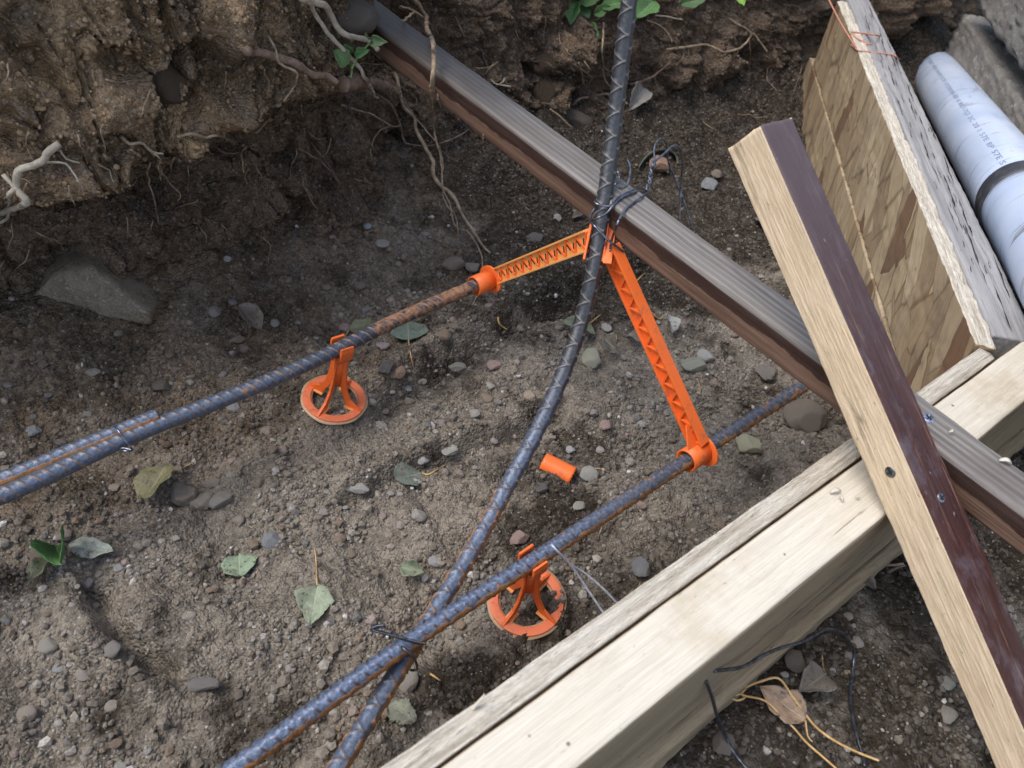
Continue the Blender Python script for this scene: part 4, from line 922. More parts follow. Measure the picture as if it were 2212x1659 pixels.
# stones set in the bank
def bank_stone(px, py, w, h, d, col, label, seed, ang=0, push=.35, facets=6):
    p = hit(px, py); n = dep_of(p)/F; x = unit(R[:, 0]*math.cos(ang)+R[:, 1]*math.sin(ang)); f3 = unit(-ray(px, py)); y = unit(np.cross(f3, x)); x = np.cross(y, f3)
    o = bpy.data.objects.new('embedded_stone', rock_mesh('embedded_stone', seed, facets+4, .09, 4, .8)); C.objects.link(o); o.data.materials.append(M['stone'])
    o.matrix_world = basis(p-f3*(d*n*.5*(1-push*2)), x, y, f3) @ Matrix.Diagonal((w*n/2, h*n/2, d*n/2, 1)); o.color = (*col, 1); return tag(o, label, 'stone')
bank_stone(366, 190, 78, 96, 70, (.20,.155,.10), 'rounded grey cobble stuck in the bank high on the left', 201, -.4, .3, 4).data.materials[0] = M['bank']
bank_stone(765, 28, 120, 90, 90, (.20,.17,.145), 'angular rock with a pale face in the bank left of where the board enters', 202, .3, .3, 6)
bank_stone(1180, 205, 62, 70, 60, (.125,.09,.06), 'brown lump hanging from the bank behind the brown board', 203, .2, .3).data.materials[0] = M['bank']
bank_stone(1245, 265, 84, 66, 60, (.085,.07,.055), 'dark grey-brown rock low in the bank behind the brown board', 204, .2, .3)
bank_stone(1185, 130, 100, 70, 60, (.08,.058,.04), 'dark lump of the bank above the crack behind the brown board', 205, .1, .2).data.materials[0] = M['bank']
# the big wedge-shaped slab at left
wp = [(66,646,-.010),(112,590,.010),(150,545,-.030),(208,540,-.040),(342,655,-.035),(196,576,.014),(322,676,-.004),(326,704,-.016),(205,656,-.008),(95,642,-.006)]
base_d = [dep_of(hit(x, y)) for x, y, _ in wp]; dm = float(np.median(base_d))
pts = [atd(x, y, dm-.022-l) for x, y, l in wp]; pts += [p+np.array([.03,.07,-.015]) for p in pts]
bm = bmesh.new()
for p in pts: bm.verts.new(p)
bmesh.ops.convex_hull(bm, input=bm.verts); bmesh.ops.triangulate(bm, faces=bm.faces)
bmesh.ops.subdivide_edges(bm, edges=bm.edges, cuts=7, use_grid_fill=True); bmesh.ops.recalc_face_normals(bm, faces=bm.faces)
bmesh.ops.smooth_vert(bm, verts=bm.verts, factor=.5, use_axis_x=True, use_axis_y=True, use_axis_z=True)
co_ = np.array([v.co for v in bm.verts]); nn_ = np.array([v.normal for v in bm.verts]); dd_ = .0022*fbm2(co_[:, 0]*1.1+co_[:, 2], co_[:, 1]+co_[:, 2]*.6, .03, 4, 9)
for v, c, n3, d3 in zip(bm.verts, co_, nn_, dd_): v.co = c+n3*d3
ctr = co_.mean(0)
for v in bm.verts: v.co -= Vector(ctr)
me = bpy.data.meshes.new('slab_rock'); bm.to_mesh(me); bm.free(); me.polygons.foreach_set('use_smooth', [True]*len(me.polygons))
so_ = link('slab_rock', me, M['stone'], loc=ctr); so_.color = (.23,.185,.13, 1); tag(so_, 'big wedge-shaped grey slab rock jutting from the foot of the bank at left', 'rock')
# countable pebbles that look alike
taken = [(a[0], a[1], max(a[2], a[3])) for a in STN]; rp = random.Random(21); cnt = 0; tries = 0
PCOL = [GRY, (.20,.175,.15), (.24,.215,.185), BRN, (.19,.155,.12), PNK, (.30,.27,.225), (.155,.145,.135), (.21,.195,.175)]
while cnt < 230 and tries < 4000:
    tries += 1; px, py = rp.uniform(0, 2212), rp.uniform(420, 1659); w = min(42, max(10, rp.lognormvariate(2.80, .40)))
    if py < 640 and px < 420: continue
    h = cast(px, py, [ground, bank, up, lo, st, bb, sk, ob, gs, ol])
    if h is None or abs(h[1][2]-zfloor(h[1][0], h[1][1])[0]) > .004 or h[2][2] < .3: continue
    if any((px-a)**2+(py-b)**2 < (.6*(c+w))**2 for a, b, c in taken): continue
    dmp_ = float(zfloor(h[1][0], h[1][1])[1])
    if rp.random() < dmp_*.8: continue
    if float(fbm2(np.array([h[1][0]]), np.array([h[1][1]]), .09, 2, 501)[0]) < rp.uniform(-.45, .25): continue
    taken.append((px, py, w)); cnt += 1; c = rp.choice(PCOL); q = rp.uniform(.9, 1.4)
    stone(px, py, w, w*rp.uniform(.65, 1.0), tuple(v*q for v in c), 'small rough pebble lying in the trench soil', rp.uniform(-1.5, 1.5), PEBB[cnt % 12], .42, 'small pebbles strewn over the soil', 'pebble', rp.uniform(.6, .85), 'pebble')
# fine gravel and crumbs: stuff
def gravel(n, seed):
    r = np.random.default_rng(seed); bm = bmesh.new(); bmesh.ops.create_icosphere(bm, subdivisions=1, radius=1); b1 = np.array([v.co for v in bm.verts]); bm.verts.index_update(); f1 = np.array([[v.index for v in f.verts] for f in bm.faces]); bm.free()
    x = r.uniform(-.12, 1.35, n*4); y = r.uniform(-.1, .86, n*4)
    q = (np.stack([x, y, x*0], 1)-EYE) @ R; uu = CX+q[:, 0]/q[:, 2]*F; vv = CY+q[:, 1]/q[:, 2]*F
    dens = np.clip(sstep(-.45, .45, fbm2(x, y, .07, 3, 301))+.45*sstep(.30, .12, Yb(x)-y), 0, 1)
    k = (uu > -60) & (uu < 2270) & (vv > -60) & (vv < 1720) & (np.abs(y-.085) > .035) & (r.random(len(x)) < .06+.94*dens**1.4) & (y < Yb(x)-.005) & (r.random(len(x)) < np.clip(q[:, 2]*-.9+1.35, .25, 1))
    x, y = x[k][:n], y[k][:n]; n = len(x); z, dmp = zfloor(x, y)
    s = np.clip(r.lognormal(-6.68, .55, n), .0006, .0046); s = np.where(dmp > .6, np.minimum(s, .003), s)
    Vn = np.repeat(b1[None], n, 0)*(1+.45*(r.random((n, len(b1), 1))-.5)); Vn = Vn*(r.uniform(.65, 1.15, (n, 1, 3)))
    a = r.uniform(0, 6.28, n); ca, sa = np.cos(a)[:, None], np.sin(a)[:, None]; tl = r.uniform(-.6, .6, n); ct, st_ = np.cos(tl)[:, None], np.sin(tl)[:, None]
    vy = Vn[..., 1]*ct-Vn[..., 2]*st_; vz = Vn[..., 1]*st_+Vn[..., 2]*ct; vx = Vn[..., 0]*ca-vy*sa; vy = Vn[..., 0]*sa+vy*ca
    P = np.stack([vx, vy, vz], -1)*s[:, None, None]+np.stack([x, y, z+s*.35], -1)[:, None]
    base = 1.75*np.array([(.138,.122,.102),(.118,.102,.083),(.17,.153,.13),(.20,.187,.17),(.13,.10,.074),(.26,.242,.215),(.16,.13,.115),(.10,.094,.088)])
    ci = r.choice(8, n, p=[.26,.26,.14,.09,.12,.03,.05,.05]); c = base[ci]*r.uniform(.75, 1.2, (n, 1))
    wt = (sstep(.25, .8, dmp)*(.9)*(r.random(n) < .9))[:, None]; c = c*(1-wt)+np.array([.072,.059,.047])*wt*r.uniform(.7, 1.4, (n, 1))
    nb_ = sstep(.30, .10, Yb(x)-y)[:, None]; c = c*(1-nb_*np.array([0, .10, .22])); white = r.random(n) < .006; c[white] = (.6,.58,.55); s[white] *= .7
    cols = np.concatenate([np.repeat(c[:, None], len(b1), 1), np.ones((n, len(b1), 1))], -1).reshape(-1, 4)
    Fc = (f1[None]+(np.arange(n)*len(b1))[:, None, None]).reshape(-1, 3)
    o = link('gravel', npmesh('gravel', P.reshape(-1, 3), Fc, False, None, cols), M['gravel']); return tag(o, 'fine gravel and crumbs of soil covering the trench floor', 'gravel', None, 'stuff')
gravel(34000, 5)
def bank_crumbs(n, seed):
    r = np.random.default_rng(seed); bm = bmesh.new(); bmesh.ops.create_icosphere(bm, subdivisions=1, radius=1); b1 = np.array([v.co for v in bm.verts]); f1 = np.array([[v.index for v in f.verts] for f in bm.faces]); bm.free()
    k = (Xb > -.15) & (Xb < 1.3) & (Zb < .34); P0_ = np.stack([Xv[k], Yv[k], Zv[k]], 1); tn = tanm[k]; dm_ = dmp[k]; i = r.integers(0, len(P0_), n)
    s_ = np.clip(r.lognormal(-6.7, .5, n), .0006, .0030); V1 = np.repeat(b1[None], n, 0)*(1+.5*(r.random((n, len(b1), 1))-.5))*r.uniform(.65, 1.15, (n, 1, 3))
    P = V1*s_[:, None, None]+(P0_[i]+np.array([0, -.25, .2])*s_[:, None]+r.normal(0, .0007, (n, 3)))[:, None]
    c = np.array([.19,.137,.095])*(1-dm_[i, None]*.6)*(1-tn[i, None])+np.array([.40,.275,.16])*tn[i, None]; c = c*r.uniform(.7, 1.15, (n, 1)); gq = r.random(n) < .025; c[gq] = np.array([.27,.245,.21])*r.uniform(.7, 1.2, (gq.sum(), 1))
    cols = np.concatenate([np.repeat(c[:, None], len(b1), 1), np.ones((n, len(b1), 1))], -1).reshape(-1, 4)
    o = link('soil_crumbs', npmesh('soil_crumbs', P.reshape(-1, 3), (f1[None]+(np.arange(n)*len(b1))[:, None, None]).reshape(-1, 3), False, None, cols), M['gravel']); tag(o, 'loose crumbs of brown soil clinging to the face of the bank', 'soil crumbs', None, 'stuff')
bank_crumbs(24000, 9)

# ------------------------------------------------------------------ leaves
def leaf_geo(L, W, shape, cup, fold, bend, serr, seed, nu=26, nv=15, twist=0.0, crumple=.0):
    V, UV = [], []
    for i in range(nu):
        u = i/(nu-1)
        if shape == 'round': w = math.sqrt(max(0, 1-(2*u-1)**2))*(1.08-.25*u)
        elif shape == 'heart': w = math.sin(min(1, u/.36)*math.pi/2)**.55 if u < .36 else ((1-u)/.64)**.78
        elif shape == 'oval': w = math.sin(math.pi*u**.85)**.8
        else: w = math.sin(math.pi*u**.8)**1.1
        w = max(w, .015)*W/2
        for j in range(nv):
            v = -1+2*j/(nv-1); se = 1+serr*math.sin(u*58+(3 if v > 0 else 0))*abs(v)**3
            wj = w*(1+.11*math.sin(u*7+seed*1.7)*(1 if v > 0 else -.6)+.07*math.sin(u*17+seed*2.3+(2 if v > 0 else 0))); x, y = u*L+.02*L*math.sin(v*3+seed), v*wj*se; crumple = max(crumple, .055)
            z = cup*L*(v*v*(w/(W/2))**2)+fold*L*abs(v)*(w/(W/2))+bend*L*(u*u-u*.3)+crumple*L*(math.sin(u*9+seed)*v+.6*math.sin(v*5+u*6+seed*2))*.5
            tw = twist*u; y, z = y*math.cos(tw)-z*math.sin(tw), y*math.sin(tw)+z*math.cos(tw)
            V.append((x, y, z)); UV.append((u, v))
    F_ = [(i*nv+j, (i+1)*nv+j, (i+1)*nv+j+1, i*nv+j+1) for i in range(nu-1) for j in range(nv-1)]
    return V, F_, UV
def leaf_obj(name, M4, geo, col, mat, thick=.00035, parent=None):
    V, F_, UV = geo; n = len(V); vv = np.array(V); me0 = pymesh(name, V, F_); nr = np.array([v.normal for v in me0.vertices]); bpy.data.meshes.remove(me0)
    top = vv; bot = vv-nr*thick
    nv_ = 15; nu_ = n//nv_; rim = [i*nv_ for i in range(nu_)]+[(nu_-1)*nv_+j for j in range(1, nv_)]+[i*nv_+nv_-1 for i in range(nu_-2, -1, -1)]+[j for j in range(nv_-2, 0, -1)]
    F2 = list(F_)+[tuple(a+n for a in f[::-1]) for f in F_]+[(rim[i], rim[i]+n, rim[(i+1) % len(rim)]+n, rim[(i+1) % len(rim)]) for i in range(len(rim))]
    me = pymesh(name, np.concatenate([top, bot]), F2); uvl = me.uv_layers.new(name='uv'); U2 = UV+UV
    for l in me.loops: uvl.data[l.index].uv = U2[l.vertex_index]
    o = link(name, me, mat, parent); o.color = (*col, 1)
    if parent is None: o.matrix_world = M4
    else: o.matrix_world = M4
    return o
def leaf(bpx, tpx, wr, shape, col, label, cup=.12, fold=0.0, bend=.05, stem=None, lift=.003, serr=.02, seed=0, mat='leaf', roll=0.0, twist=0.0, crumple=.03, up_=None, objs=None, name='leaf'):
    p, q = hit(*bpx, objs), hit(*tpx, objs)
    if objs is None and abs(dep_of(p)-dep_of(q)) > .12: q = atd(*tpx, dep_of(p))
    nv3 = np.array([0,0,1.]) if up_ is None else unit(up_)
    p = p+nv3*lift; q = q+nv3*lift; x = unit(q-p); z = unit(nv3-x*(nv3@x)); y = np.cross(z, x)
    if roll: y, z = y*math.cos(roll)+z*math.sin(roll), z*math.cos(roll)-y*math.sin(roll)
    L = float(np.linalg.norm(q-p))
    o = leaf_obj(name, basis(p, x, y, z), leaf_geo(L, L*wr, shape, cup, fold, bend, serr, seed, twist=twist, crumple=crumple), col, M[mat]); tag(o, label, 'leaf')
    if stem:
        bpy.context.view_layer.update(); P = [p]+[hit(a, b, objs, .003) for a, b in stem]; m = o.matrix_world.inverted()
        P = [np.array(m @ Vector(a)) for a in P]; tubes('stalk', [(catmull(P, .002), np.linspace(.00075, .00045, len(catmull(P, .002))))], M['straw'], o, 6)
    return o
PG, GG, OL, DB, TL = (.27,.32,.22), (.165,.195,.165), (.23,.215,.11), (.23,.185,.135), (.40,.27,.18)
leaf((911,1029),(854,1042),1.0,'round',GG,'flat grey-green round leaf in the middle of the trench floor',.05,0,.02,[(925,1025),(942,1016),(962,1004)],.005,.01,1)
leaf((686,1273),(671,1361),.96,'heart',PG,'pale green heart-shaped leaf with a long upright stalk',.06,.06,.03,[(684,1245),(683,1215),(680,1184)],.006,.05,2)
leaf((517,1206),(518,1253),1.05,'round',(.27,.36,.24),'small round pale green leaf left of the heart-shaped leaf',.08,0,.02,None,.005,.02,3)
leaf((157,1194),(252,1206),.42,'oval',(.43,.46,.39),'silvery pale leaf folded over beside the bright green curl at left',-.1,.12,.06,None,.010,.02,4,roll=.4)
leaf((128,1200),(158,1246),.55,'oval',(.075,.20,.055),'bright green curled leaf at left, folded over itself',.35,.2,.25,None,.012,.02,5,'leaf_green',roll=-.3,twist=.8)
leaf((125,1222),(75,1268),.7,'oval',(.20,.22,.13),'dull green withered leaf curling below the bright green curl',.3,.1,.2,None,.008,.03,6,roll=.5,twist=-.6,crumple=.08)
leaf((366,1030),(318,1100),.95,'round',OL,'olive yellow leaf leaning on the brown stone below the lapped bars',.10,.1,-.05,[(375,1018),(400,1008),(417,998)],.014,.02,7,roll=.35)
leaf((520,678),(566,733),.62,'oval',(.22,.175,.14),'dry grey-brown leaf on the slope above the rusty bar, left of the chair',.2,.15,.12,[(517,668),(520,660)],.010,.02,8,crumple=.09)
leaf((863,1238),(916,1252),.62,'oval',(.25,.29,.20),'small curled green leaf left of the dark bar',.35,.1,.1,None,.010,.02,9,roll=.5,crumple=.06)
leaf((838,1530),(898,1560),.80,'round',(.31,.33,.25),'pale mottled leaf fragment between the two bars at the bottom',.08,0,.03,None,.004,.12,10,crumple=.05)
leaf((754,722),(803,704),.75,'round',(.21,.215,.125),'olive leaf lying just behind the rusty bar above the chair',.08,0,.02,[(742,735)],.006,.02,11)
leaf((882,744),(880,702),1.05,'round',(.155,.205,.17),'teal-green leaf under the rusty bar with a stalk pointing down',.1,0,.02,[(887,765),(893,792)],.006,.02,12)
leaf((1214,704),(1284,732),.42,'oval',(.20,.235,.16),'green leaf half hidden behind the upright bar where it bends',.2,.1,.05,None,.006,.02,13,roll=.2)
leaf((1300,748),(1338,776),.6,'oval',(.22,.205,.17),'twisted dry leaf right of the upright bar, beside the angular stone',.3,.2,.2,[(1330,735),(1330,722)],.010,.02,14,twist=1.2,crumple=.15)
leaf((1348,744),(1392,752),.55,'oval',(.21,.20,.175),'dry grey leaf tucked behind the slanted spacer arm',.2,.2,.1,None,.010,.02,15,crumple=.1,twist=.5)
leaf((1436,692),(1446,736),.55,'oval',(.38,.38,.36),'pale dry leaf standing right of the slanted spacer arm',.1,.15,.05,[(1425,688),(1400,668)],.010,.02,16,roll=-.5,crumple=.08)
leaf((1730,1568),(1633,1497),.82,'heart',TL,'large tan dead leaf with a stalk, on the soil at lower right',.06,.05,.04,[(1745,1590),(1755,1602)],.008,.02,17,crumple=.03)
leaf((1773,1468),(1718,1508),.8,'heart',(.15,.13,.11),'dusty grey leaf half buried behind the tan dead leaf',.1,.2,.05,[(1778,1440),(1776,1415)],.008,.02,18,crumple=.06)
leaf((1838,1264),(1878,1290),.7,'oval',(.20,.17,.145),'crumpled grey-brown leaf between the lower form board and the stick',.2,.25,.15,None,.010,.02,19,crumple=.14)
leaf((1357,244),(1386,204),.4,'oval',(.27,.26,.25),'grey dry leaf caught on the bank right of the upright bar',.1,.2,.1,None,.006,.02,20,roll=.4)
leaf((1690,520),(1625,478),.5,'oval',(.09,.10,.075),'dark rotting leaf behind the brown board, left of the stick',.1,.1,.05,None,.004,.03,21)
leaf((1235,478),(1262,466),.5,'oval',(.12,.10,.08),'small dark leaf scrap behind the upright bar',.1,.1,.05,None,.004,.03,22)

# ------------------------------------------------------------------ roots
RO = SOIL+[bb]
def root(strands, mat, label, lift=.010, jit=.0016):
    paths = []
    for pts, r0, r1, *lf in strands:
        l0, l1 = (lf+[lift, lift])[:2] if lf else (lift, lift); n = len(pts); P = []; deps = []
        for i, q in enumerate(pts):
            dd = dep_of(hit(q[0], q[1], RO)); deps.append(dd)
        for i, q in enumerate(pts):                           # hanging in front of what lies behind, without sudden jumps
            lo_, hi = max(0, i-1), min(n, i+2); dd = min(np.mean(deps[lo_:hi]), deps[i]); P.append(atd(q[0], q[1], dd-(l0+(l1-l0)*i/max(1, n-1))))
        C_ = catmull(P, .003); k2 = np.arange(len(C_)); jj = np.stack([fbm2(k2*.0031, k2*0+9*a_+len(paths)*3.3+n, .02, 3, 3) for a_ in range(3)], 1)
        C_ = C_+jj*jit*np.minimum(1, k2/4.)[:, None]; rad = 1.15*np.linspace(r0, r1, len(C_))*(1+.18*fbm2(k2*.003, k2*0+n, .012, 2, 8)); paths.append((C_, rad))
    return tag(tubes('root', paths, M[mat], seg=8), label, 'root')
mm = .001
root([([(890,-14),(897,0),(919,33),(922,63),(934,90),(937,120),(934,187),(932,233),(937,277),(944,310),(954,353),(956,400)],2.3*mm,1.0*mm,.03,.008),([(917,40),(894,23),(866,14)],1.4*mm,.9*mm,.03,.03),([(894,26),(880,38),(872,46)],.9*mm,.6*mm,.03,.03)],'root','long tan root hanging straight down in front of the brown board')
root([([(852,157),(862,187),(871,227),(894,253),(901,287),(921,320),(934,350),(937,380),(954,403)],1.9*mm,2.3*mm,.012,.012),([(954,403),(984,430),(997,463),(1017,490),(1037,523),(1057,547)],2.2*mm,1.1*mm,.012,.004)],'root','thick brown root ending in a pale tip above the left spacer arm')
root([([(821,207),(847,230),(864,267),(871,300),(884,312),(924,315),(971,303),(1014,280)],1.4*mm,.8*mm)],'root_red','thin root bending sideways under the brown board')
root([([(864,207),(894,247),(924,287),(951,320),(956,360),(955,405),(964,440),(984,467),(990,508)],.9*mm,.6*mm),([(955,405),(967,430),(985,488),(1007,497),(1024,520),(1040,548),(1044,588)],.9*mm,.7*mm)],'root','slender forked root trailing down to the left spacer sleeve')
root([([(664,-6),(669,4),(684,36),(710,73),(742,107),(770,139),(790,171),(805,198),(807,206),(817,212)],1.7*mm,1.1*mm,.030,.012)],'root_pale','straight pale root like a stick hanging past the green sprout')
root([([(650,-8),(657,0),(696,8),(716,30),(732,63),(754,79),(790,85),(809,97),(817,105)],2.5*mm,2.0*mm,.022,.02)],'root_pale','thick pale curved root above the green sprout')
root([([(535,110),(547,113),(593,120),(633,137),(677,163),(707,163),(730,177)],3.4*mm,2.6*mm,.006,.012)],'root_red','thick purplish root stub poking from the bank, broken end pale')
root([([(578,77),(597,107),(600,130),(617,147),(640,160),(637,187),(610,220)],1.1*mm,.6*mm)],'root','thin wavy root crossing the thick purplish stub')
root([([(740,182),(775,176),(800,180),(836,188)],6.5*mm,5.0*mm,.004,.006)]+[([(830,180+4*i),(846+3*i%7,176+6*i)],.9*mm,.4*mm,.008,.010) for i in range(4)],'root_red','fat reddish root stump with frayed end beside the brown board')
root([([(128,310),(100,333),(90,350),(43,370),(37,407),(57,437),(20,453),(-8,464)],2.4*mm,1.9*mm,.012,.02),([(7,377),(30,407),(22,420),(20,443),(13,473),(-4,481)],1.5*mm,1.2*mm,.016,.02),([(130,323),(143,343),(170,353)],.9*mm,.5*mm),([(95,350),(140,357),(177,397)],.9*mm,.5*mm)],'root_pale','bold pale branching root at the left edge')
root([([(260,293),(283,313),(310,310),(327,327),(353,333)],1.2*mm,.7*mm),([(327,327),(343,363),(370,397),(387,420),(383,433)],1.1*mm,.6*mm),([(283,323),(300,337),(315,360),(323,393),(333,437),(343,477)],1.0*mm,.6*mm),([(328,330),(345,345),(347,390)],.7*mm,.5*mm)],'root','tan root with many branches hanging on the dark bank')
root([([(383,295),(410,290),(443,295),(470,293),(488,297),(507,311)],1.1*mm,.6*mm)],'root','short level root with a drooping tip on the bank')
root([([(470,320),(487,330),(520,328),(533,317)],.9*mm,.6*mm),([(520,328),(524,350),(527,373)],.8*mm,.5*mm)],'root','small T-shaped rootlet below the level root')
root([([(552,288),(566,276),(583,257)],.8*mm,.6*mm)],'root','short straight rootlet right of the level root')
root([([(643,320),(680,340),(700,353),(737,403),(745,415)],1.0*mm,.6*mm),([(670,307),(700,343),(730,387)],.9*mm,.5*mm)],'root_red','two parallel reddish rootlets joined, left of the main root cluster')
root([([(653,397),(670,427),(688,453)],.8*mm,.4*mm)],'root','tiny rootlet low on the bank above the cavity')
root([([(1440,107),(1475,103),(1525,97),(1565,112),(1605,100),(1625,73),(1641,90),(1658,113)],1.9*mm,1.2*mm,.012,.012),([(1575,40),(1608,60),(1625,72)],1.0*mm,1.2*mm,.01,.012)],'root','long grey-tan root lying across the bank right of the upright bar')
root([([(1304,50),(1301,110),(1304,160),(1316,187)],1.3*mm,1.0*mm)],'root','straight brown root hanging left of the upright bar')
root([([(1237,227),(1257,213),(1314,203)],1.4*mm,1.6*mm),([(1361,183),(1407,167),(1447,137)],1.6*mm,1.2*mm)],'root_red','brown root passing level behind the upright bar')
root([([(1416,33),(1444,37),(1475,42)],1.0*mm,.7*mm)],'root_pale','short pale rootlet high on the bank right of the upright bar')
root([([(1397,43),(1437,63),(1451,93)],.9*mm,.6*mm)],'root','curving rootlet below the short pale rootlet')
root([([(1027,147),(1054,147),(1077,133)],.9*mm,.6*mm)],'root','small rootlet on the bank just above the brown board')
root([([(737,227),(777,240),(811,250),(844,272),(864,272)],1.1*mm,.8*mm),([(844,272),(817,287),(804,310),(814,333)],.9*mm,.6*mm),([(804,310),(800,325),(806,342)],.6*mm,.4*mm)],'root','Y-shaped tan rootlet left of the thick brown root')
root([([(1250,135),(1259,165),(1261,187)],.9*mm,.5*mm),([(1262,132),(1275,150)],.7*mm,.5*mm)],'root','pair of small roots above the hanging lump behind the board')
root([([(1188,235),(1215,256),(1236,275)],1.0*mm,.5*mm)],'root','thin root slanting over the low dark rock behind the board')

# fine hair roots on the bank, alike
rf = random.Random(77); kf = 0
while kf < 70:
    px, py = (rf.uniform(0, 830), rf.uniform(120, 620)) if kf < 40 else (rf.uniform(870, 1740), rf.uniform(20, 300))
    h0_ = cast(px, py, [bank, ground, bb]); kf += 1
    if h0_ is None or h0_[2][2] > .75: continue
    q = [(px, py)]; an = rf.uniform(.6, 2.2)
    for i in range(rf.randint(3, 5)): an += rf.uniform(-.6, .6); q.append((q[-1][0]+math.cos(an)*rf.uniform(8, 18), q[-1][1]+math.sin(an)*rf.uniform(8, 18)))
    D_ = [dep_of(hit(a_, b_, [bank, ground, bb])) for a_, b_ in q]; P = [atd(a_, b_, min(D_[i], D_[max(0, i-1)]+.006)-.004) for i, (a_, b_) in enumerate(q)]; C_ = catmull(P, .003)
    tag(tubes('hair_root', [(C_, np.linspace(.00075, .0003, len(C_)))], M['root'], seg=5), 'hair-thin tan rootlet hanging from the soil bank', 'root', 'hair roots over the bank')

# ------------------------------------------------------------------ twigs, straws and chips
def twig(pts, r, mat, label, cat='twig', lift=.002, name='twig', objs=None):
    P = catmull([hit(x, y, objs, lift) for x, y in pts], .0015); return tag(tubes(name, [(P, np.linspace(r, r*.6, len(P)))], M[mat], seg=6), label, cat)
twig([(1076,685),(1078,698),(1086,706),(1096,712)], .0011, 'straw', 'curled yellow straw in the dark furrow above the bar bend', 'straw', .003, 'straw')
twig([(1072,866),(1090,858),(1119,850)], .0009, 'root_red', 'thin dark twig on the gravel in mid trench')
twig([(1267,706),(1282,692),(1297,680)], .0008, 'straw', 'thin straw sticking out right of the upright bar', 'straw', .006, 'straw')
twig([(1370,612),(1382,600),(1393,590)], .0009, 'straw', 'short orange straw beside the slanted spacer arm', 'straw', .004, 'straw')
twig([(1507,820),(1512,838),(1511,852)], .0006, 'straw', 'hair-thin straw below the granite stone', 'straw', .003, 'straw')
twig([(1280,1011),(1300,1014),(1316,1020)], .0006, 'straw', 'faint straw right of the orange sleeve fragment', 'straw', .002, 'straw')
twig([(930,1456),(941,1463),(952,1471)], .0010, 'straw', 'pale splinter of straw below the bar crossing', 'straw', .002, 'straw')
twig([(1363,995),(1370,1003)], .0012, 'straw', 'stubby straw chip above the blue-grey bar', 'straw', .003, 'straw')
twig([(1030,640),(1024,652),(1020,660)], .0010, 'root', 'tiny bent twig under the left spacer sleeve')
twig([(1300,1140),(1290,1165)], .0006, 'root', 'fine rootlet lying on soil above the strand board strip')
twig(z9([(1260,330),(1340,345),(1430,335)]), .0016, 'root', 'twig poking out by the stick, upper of two', lift=.004)
twig(z9([(1330,390),(1380,365),(1440,345)]), .0016, 'root_red', 'darker twig poking out by the stick, lower of two', lift=.004)
st1 = z9([(400,1140),(500,1100),(620,1078),(700,1180),(760,1262),(860,1390),(980,1480),(1120,1552),(1272,1612)]); st2 = z9([(405,1150),(380,1178),(402,1204),(352,1222),(318,1202),(368,1180),(405,1192),(530,1222),(620,1300),(720,1400),(800,1492),(900,1580),(1000,1668)])
P1 = catmull([hit(x, y, None, .010) for x, y in st1], .002); P2 = catmull([hit(x, y, None, .012) for x, y in st2], .002)
tag(tubes('straw', [(P1, .0008), (P2, .0007)], M['straw'], seg=6), 'long orange dried grass stems with a small loop, at lower right', 'straw')
ALLB = SOIL+[up, lo, st, bb, sk, ob, gs, ol]
def chip(px, py, L, W, ang, label, objs, col='pine'):
    h = cast(px, py, objs) or cast(px, py, ALLB); p, n = h[1], h[2]; k2 = dep_of(p)/F; rt = unit(R[:, 0]*math.cos(ang)+R[:, 1]*math.sin(ang)); x = unit(rt-n*(rt@n)); y = np.cross(n, x); L, W = L*k2, W*k2
    V, F_ = [], []
    for i in range(7):
        u = i/6; w = W*math.sin(math.pi*(.15+.75*u))*.5; z = .0012+.0022*math.sin(u*3.1)
        for s_, t_ in ((-1,0), (1,0), (1,.0009), (-1,.0009)): V.append(p+x*(u-.5)*L+y*s_*w+n*(z+t_))
    for i in range(6):
        for j in range(4): F_.append((i*4+j, i*4+(j+1) % 4, (i+1)*4+(j+1) % 4, (i+1)*4+j))
    F_ += [(3,2,1,0), (24,25,26,27)]; tag(link('wood_chip', pymesh('wood_chip', V, F_), M[col]), label, 'wood chip')
chip(1803, 1066, 26, 8, -.35, 'larger pale wood chip lying on the pine form board near the stick', [up])
chip(1814, 1082, 14, 6, 1.4, 'small upright wood chip on the pine form board near the stick', [up])
chip(1849, 1079, 7, 5, .2, 'tiny wood crumb on the pine form board against the stick', [up])
chip(2168, 1001, 26, 10, .35, 'pale wood chip on the grooved brown board right of the stick', [bb])
chip(2050, 938, 8, 6, .3, 'tiny tan crumb on the grooved brown board by the shiny screw', [bb])
p_ = hit(1021, 1531, [st]); P = [p_, atd(1034, 1516, dep_of(p_)-.003), atd(1047, 1500, dep_of(p_)-.005)]
tag(tubes('splinter', [(catmull(P, .001), np.linspace(.0013, .0003, len(catmull(P, .001))))], M['pine'], seg=5), 'raised wood splinter on the trench edge of the strand board strip', 'splinter')
P = [hit(1064, 180, ALLB), hit(1082, 184, ALLB)+np.array([0,0,.003])]
tag(tubes('straw', [([atd(x, y, dep_of(P[0])-.004) for x, y in q], .0011) for q in ([(1061,172),(1068,180),(1082,184)], [(1078,183),(1087,176),(1090,169)], [(1072,182),(1104,187)])], M['root_pale'], seg=5), 'few bits of pale root caught on the edge of the brown board', 'straw')

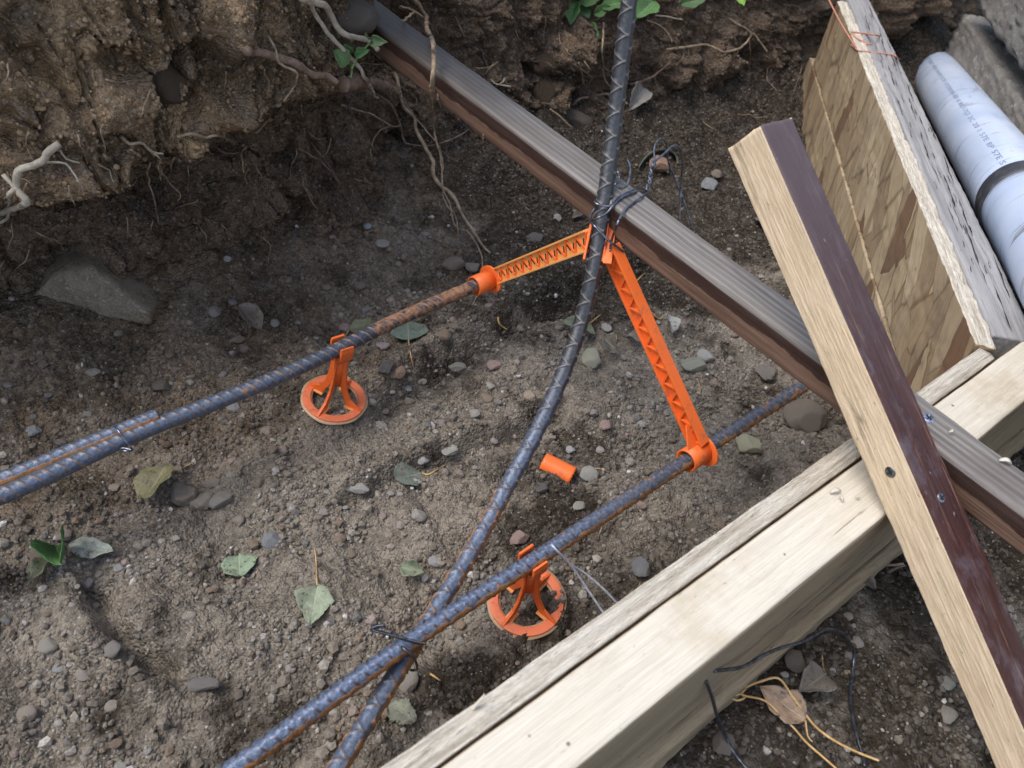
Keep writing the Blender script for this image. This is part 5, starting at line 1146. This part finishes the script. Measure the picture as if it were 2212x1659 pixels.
# ------------------------------------------------------------------ green plants
def plant(label, leaves, stems, d0, cat='plant'):
    root_p = atd(*stems[0][0], d0); t = empty('weed', root_p); tag(t, label, cat); bpy.context.view_layer.update()
    for q in stems:
        P = [atd(x, y, d0+.004*i) for i, (x, y) in enumerate(q)]; P = [p-root_p for p in P]; tubes('stem', [(catmull(P, .002), .0010)], M['leafstem'], t, 6)
    for i, (b, e_, wr, col, dz, roll) in enumerate(leaves):
        p, q = atd(*b, d0+dz), atd(*e_, d0+dz-.012); x = unit(q-p); f3 = unit(-ray(*b)+np.array([0,0,.55])); z = unit(f3-x*(f3@x)); y = np.cross(z, x); y, z = y*math.cos(roll)+z*math.sin(roll), z*math.cos(roll)-y*math.sin(roll)
        L = float(np.linalg.norm(q-p)); o = leaf_obj('leaf', Matrix.Identity(4), leaf_geo(L, L*wr, 'oval', .10, .12, -.10, .01, i, crumple=.03), col, M['leaf_green'], parent=t)
        o.matrix_parent_inverse = Matrix.Identity(4); o.matrix_basis = Matrix.Translation(-Vector(root_p)) @ basis(p, x, y, z)
g = G('green_stem', .6); M['leafstem'] = g.done((.10,.15,.05))
dl = dep_of(hit(1290, 40))-.03
G1, G2, G3 = (.085,.20,.055), (.055,.14,.045), (.20,.42,.05)
plant('green weed with broad leaves hanging over the bank top behind the upright bar',
      [((1222,-6),(1204,14),.6,G2,0,0),((1240,4),(1232,50),.62,G1,0,.1),((1250,18),(1274,37),.7,G2,.01,-.2),((1252,0),(1295,-2),.7,G1,0,.2),((1268,52),(1291,80),.55,G1,.01,.1),((1283,32),(1318,14),.6,G1,-.005,.2),
       ((1298,14),(1356,4),.62,G1,-.01,-.1),((1412,2),(1376,36),.85,G1,0,.1),((1470,10),(1530,-8),.6,G2,.01,0),((1596,-6),(1607,10),.6,G3,-.02,0)],
      [[(1255,-20),(1252,0),(1258,24),(1270,54)],[(1330,-25),(1300,10),(1283,32)]], dl)
dl2 = dep_of(hit(745, 130))-.016
plant('small green sprout growing from the bank beside the pale roots', [((752,140),(722,108),.9,(.10,.20,.065),0,.1),((752,118),(746,96),.8,(.085,.19,.06),.004,-.2),((768,122),(796,108),.45,(.08,.20,.07),0,.2),((800,92),(834,90),.45,(.13,.21,.10),0,.3),((795,84),(790,76),.5,(.15,.24,.08),0,0)],
      [[(758,168),(760,150),(752,128)],[(760,150),(775,120),(798,94)]], dl2)

# ------------------------------------------------------------------ daylight: open shade under a bright sky
w = bpy.data.worlds.new('World'); S.world = w; w.use_nodes = True; nt = w.node_tree
SUN_EL, SUN_AZ = math.radians(60), math.radians(150)
sky = nt.nodes.new('ShaderNodeTexSky'); sky.sky_type = 'NISHITA'; sky.sun_disc = False; sky.sun_elevation = SUN_EL; sky.sun_rotation = math.radians(90)-SUN_AZ; sky.air_density = 1.0; sky.dust_density = 1.5
hs = nt.nodes.new('ShaderNodeHueSaturation'); hs.inputs['Saturation'].default_value = .7; nt.links.new(sky.outputs[0], hs.inputs['Color'])
bgn = nt.nodes['Background']; bgn.inputs['Strength'].default_value = .15; nt.links.new(hs.outputs[0], bgn.inputs['Color'])
sun = bpy.data.lights.new('sun', 'SUN'); sun.energy = 1.3; sun.angle = math.radians(32); sun.color = (1.0, .93, .84)
so2 = bpy.data.objects.new('sun', sun); C.objects.link(so2)
dv_ = Vector((math.cos(SUN_EL)*math.cos(SUN_AZ), math.cos(SUN_EL)*math.sin(SUN_AZ), math.sin(SUN_EL))); so2.rotation_euler = (-dv_).to_track_quat('-Z', 'Y').to_euler(); so2.location = (0, 0, 3)
S.view_settings.view_transform = 'Standard'; S.view_settings.look = 'None'; S.view_settings.exposure = 1.0; S.view_settings.gamma = 1.0
S.render.engine = 'CYCLES'; S.cycles.max_bounces = 6; S.cycles.use_denoising = True
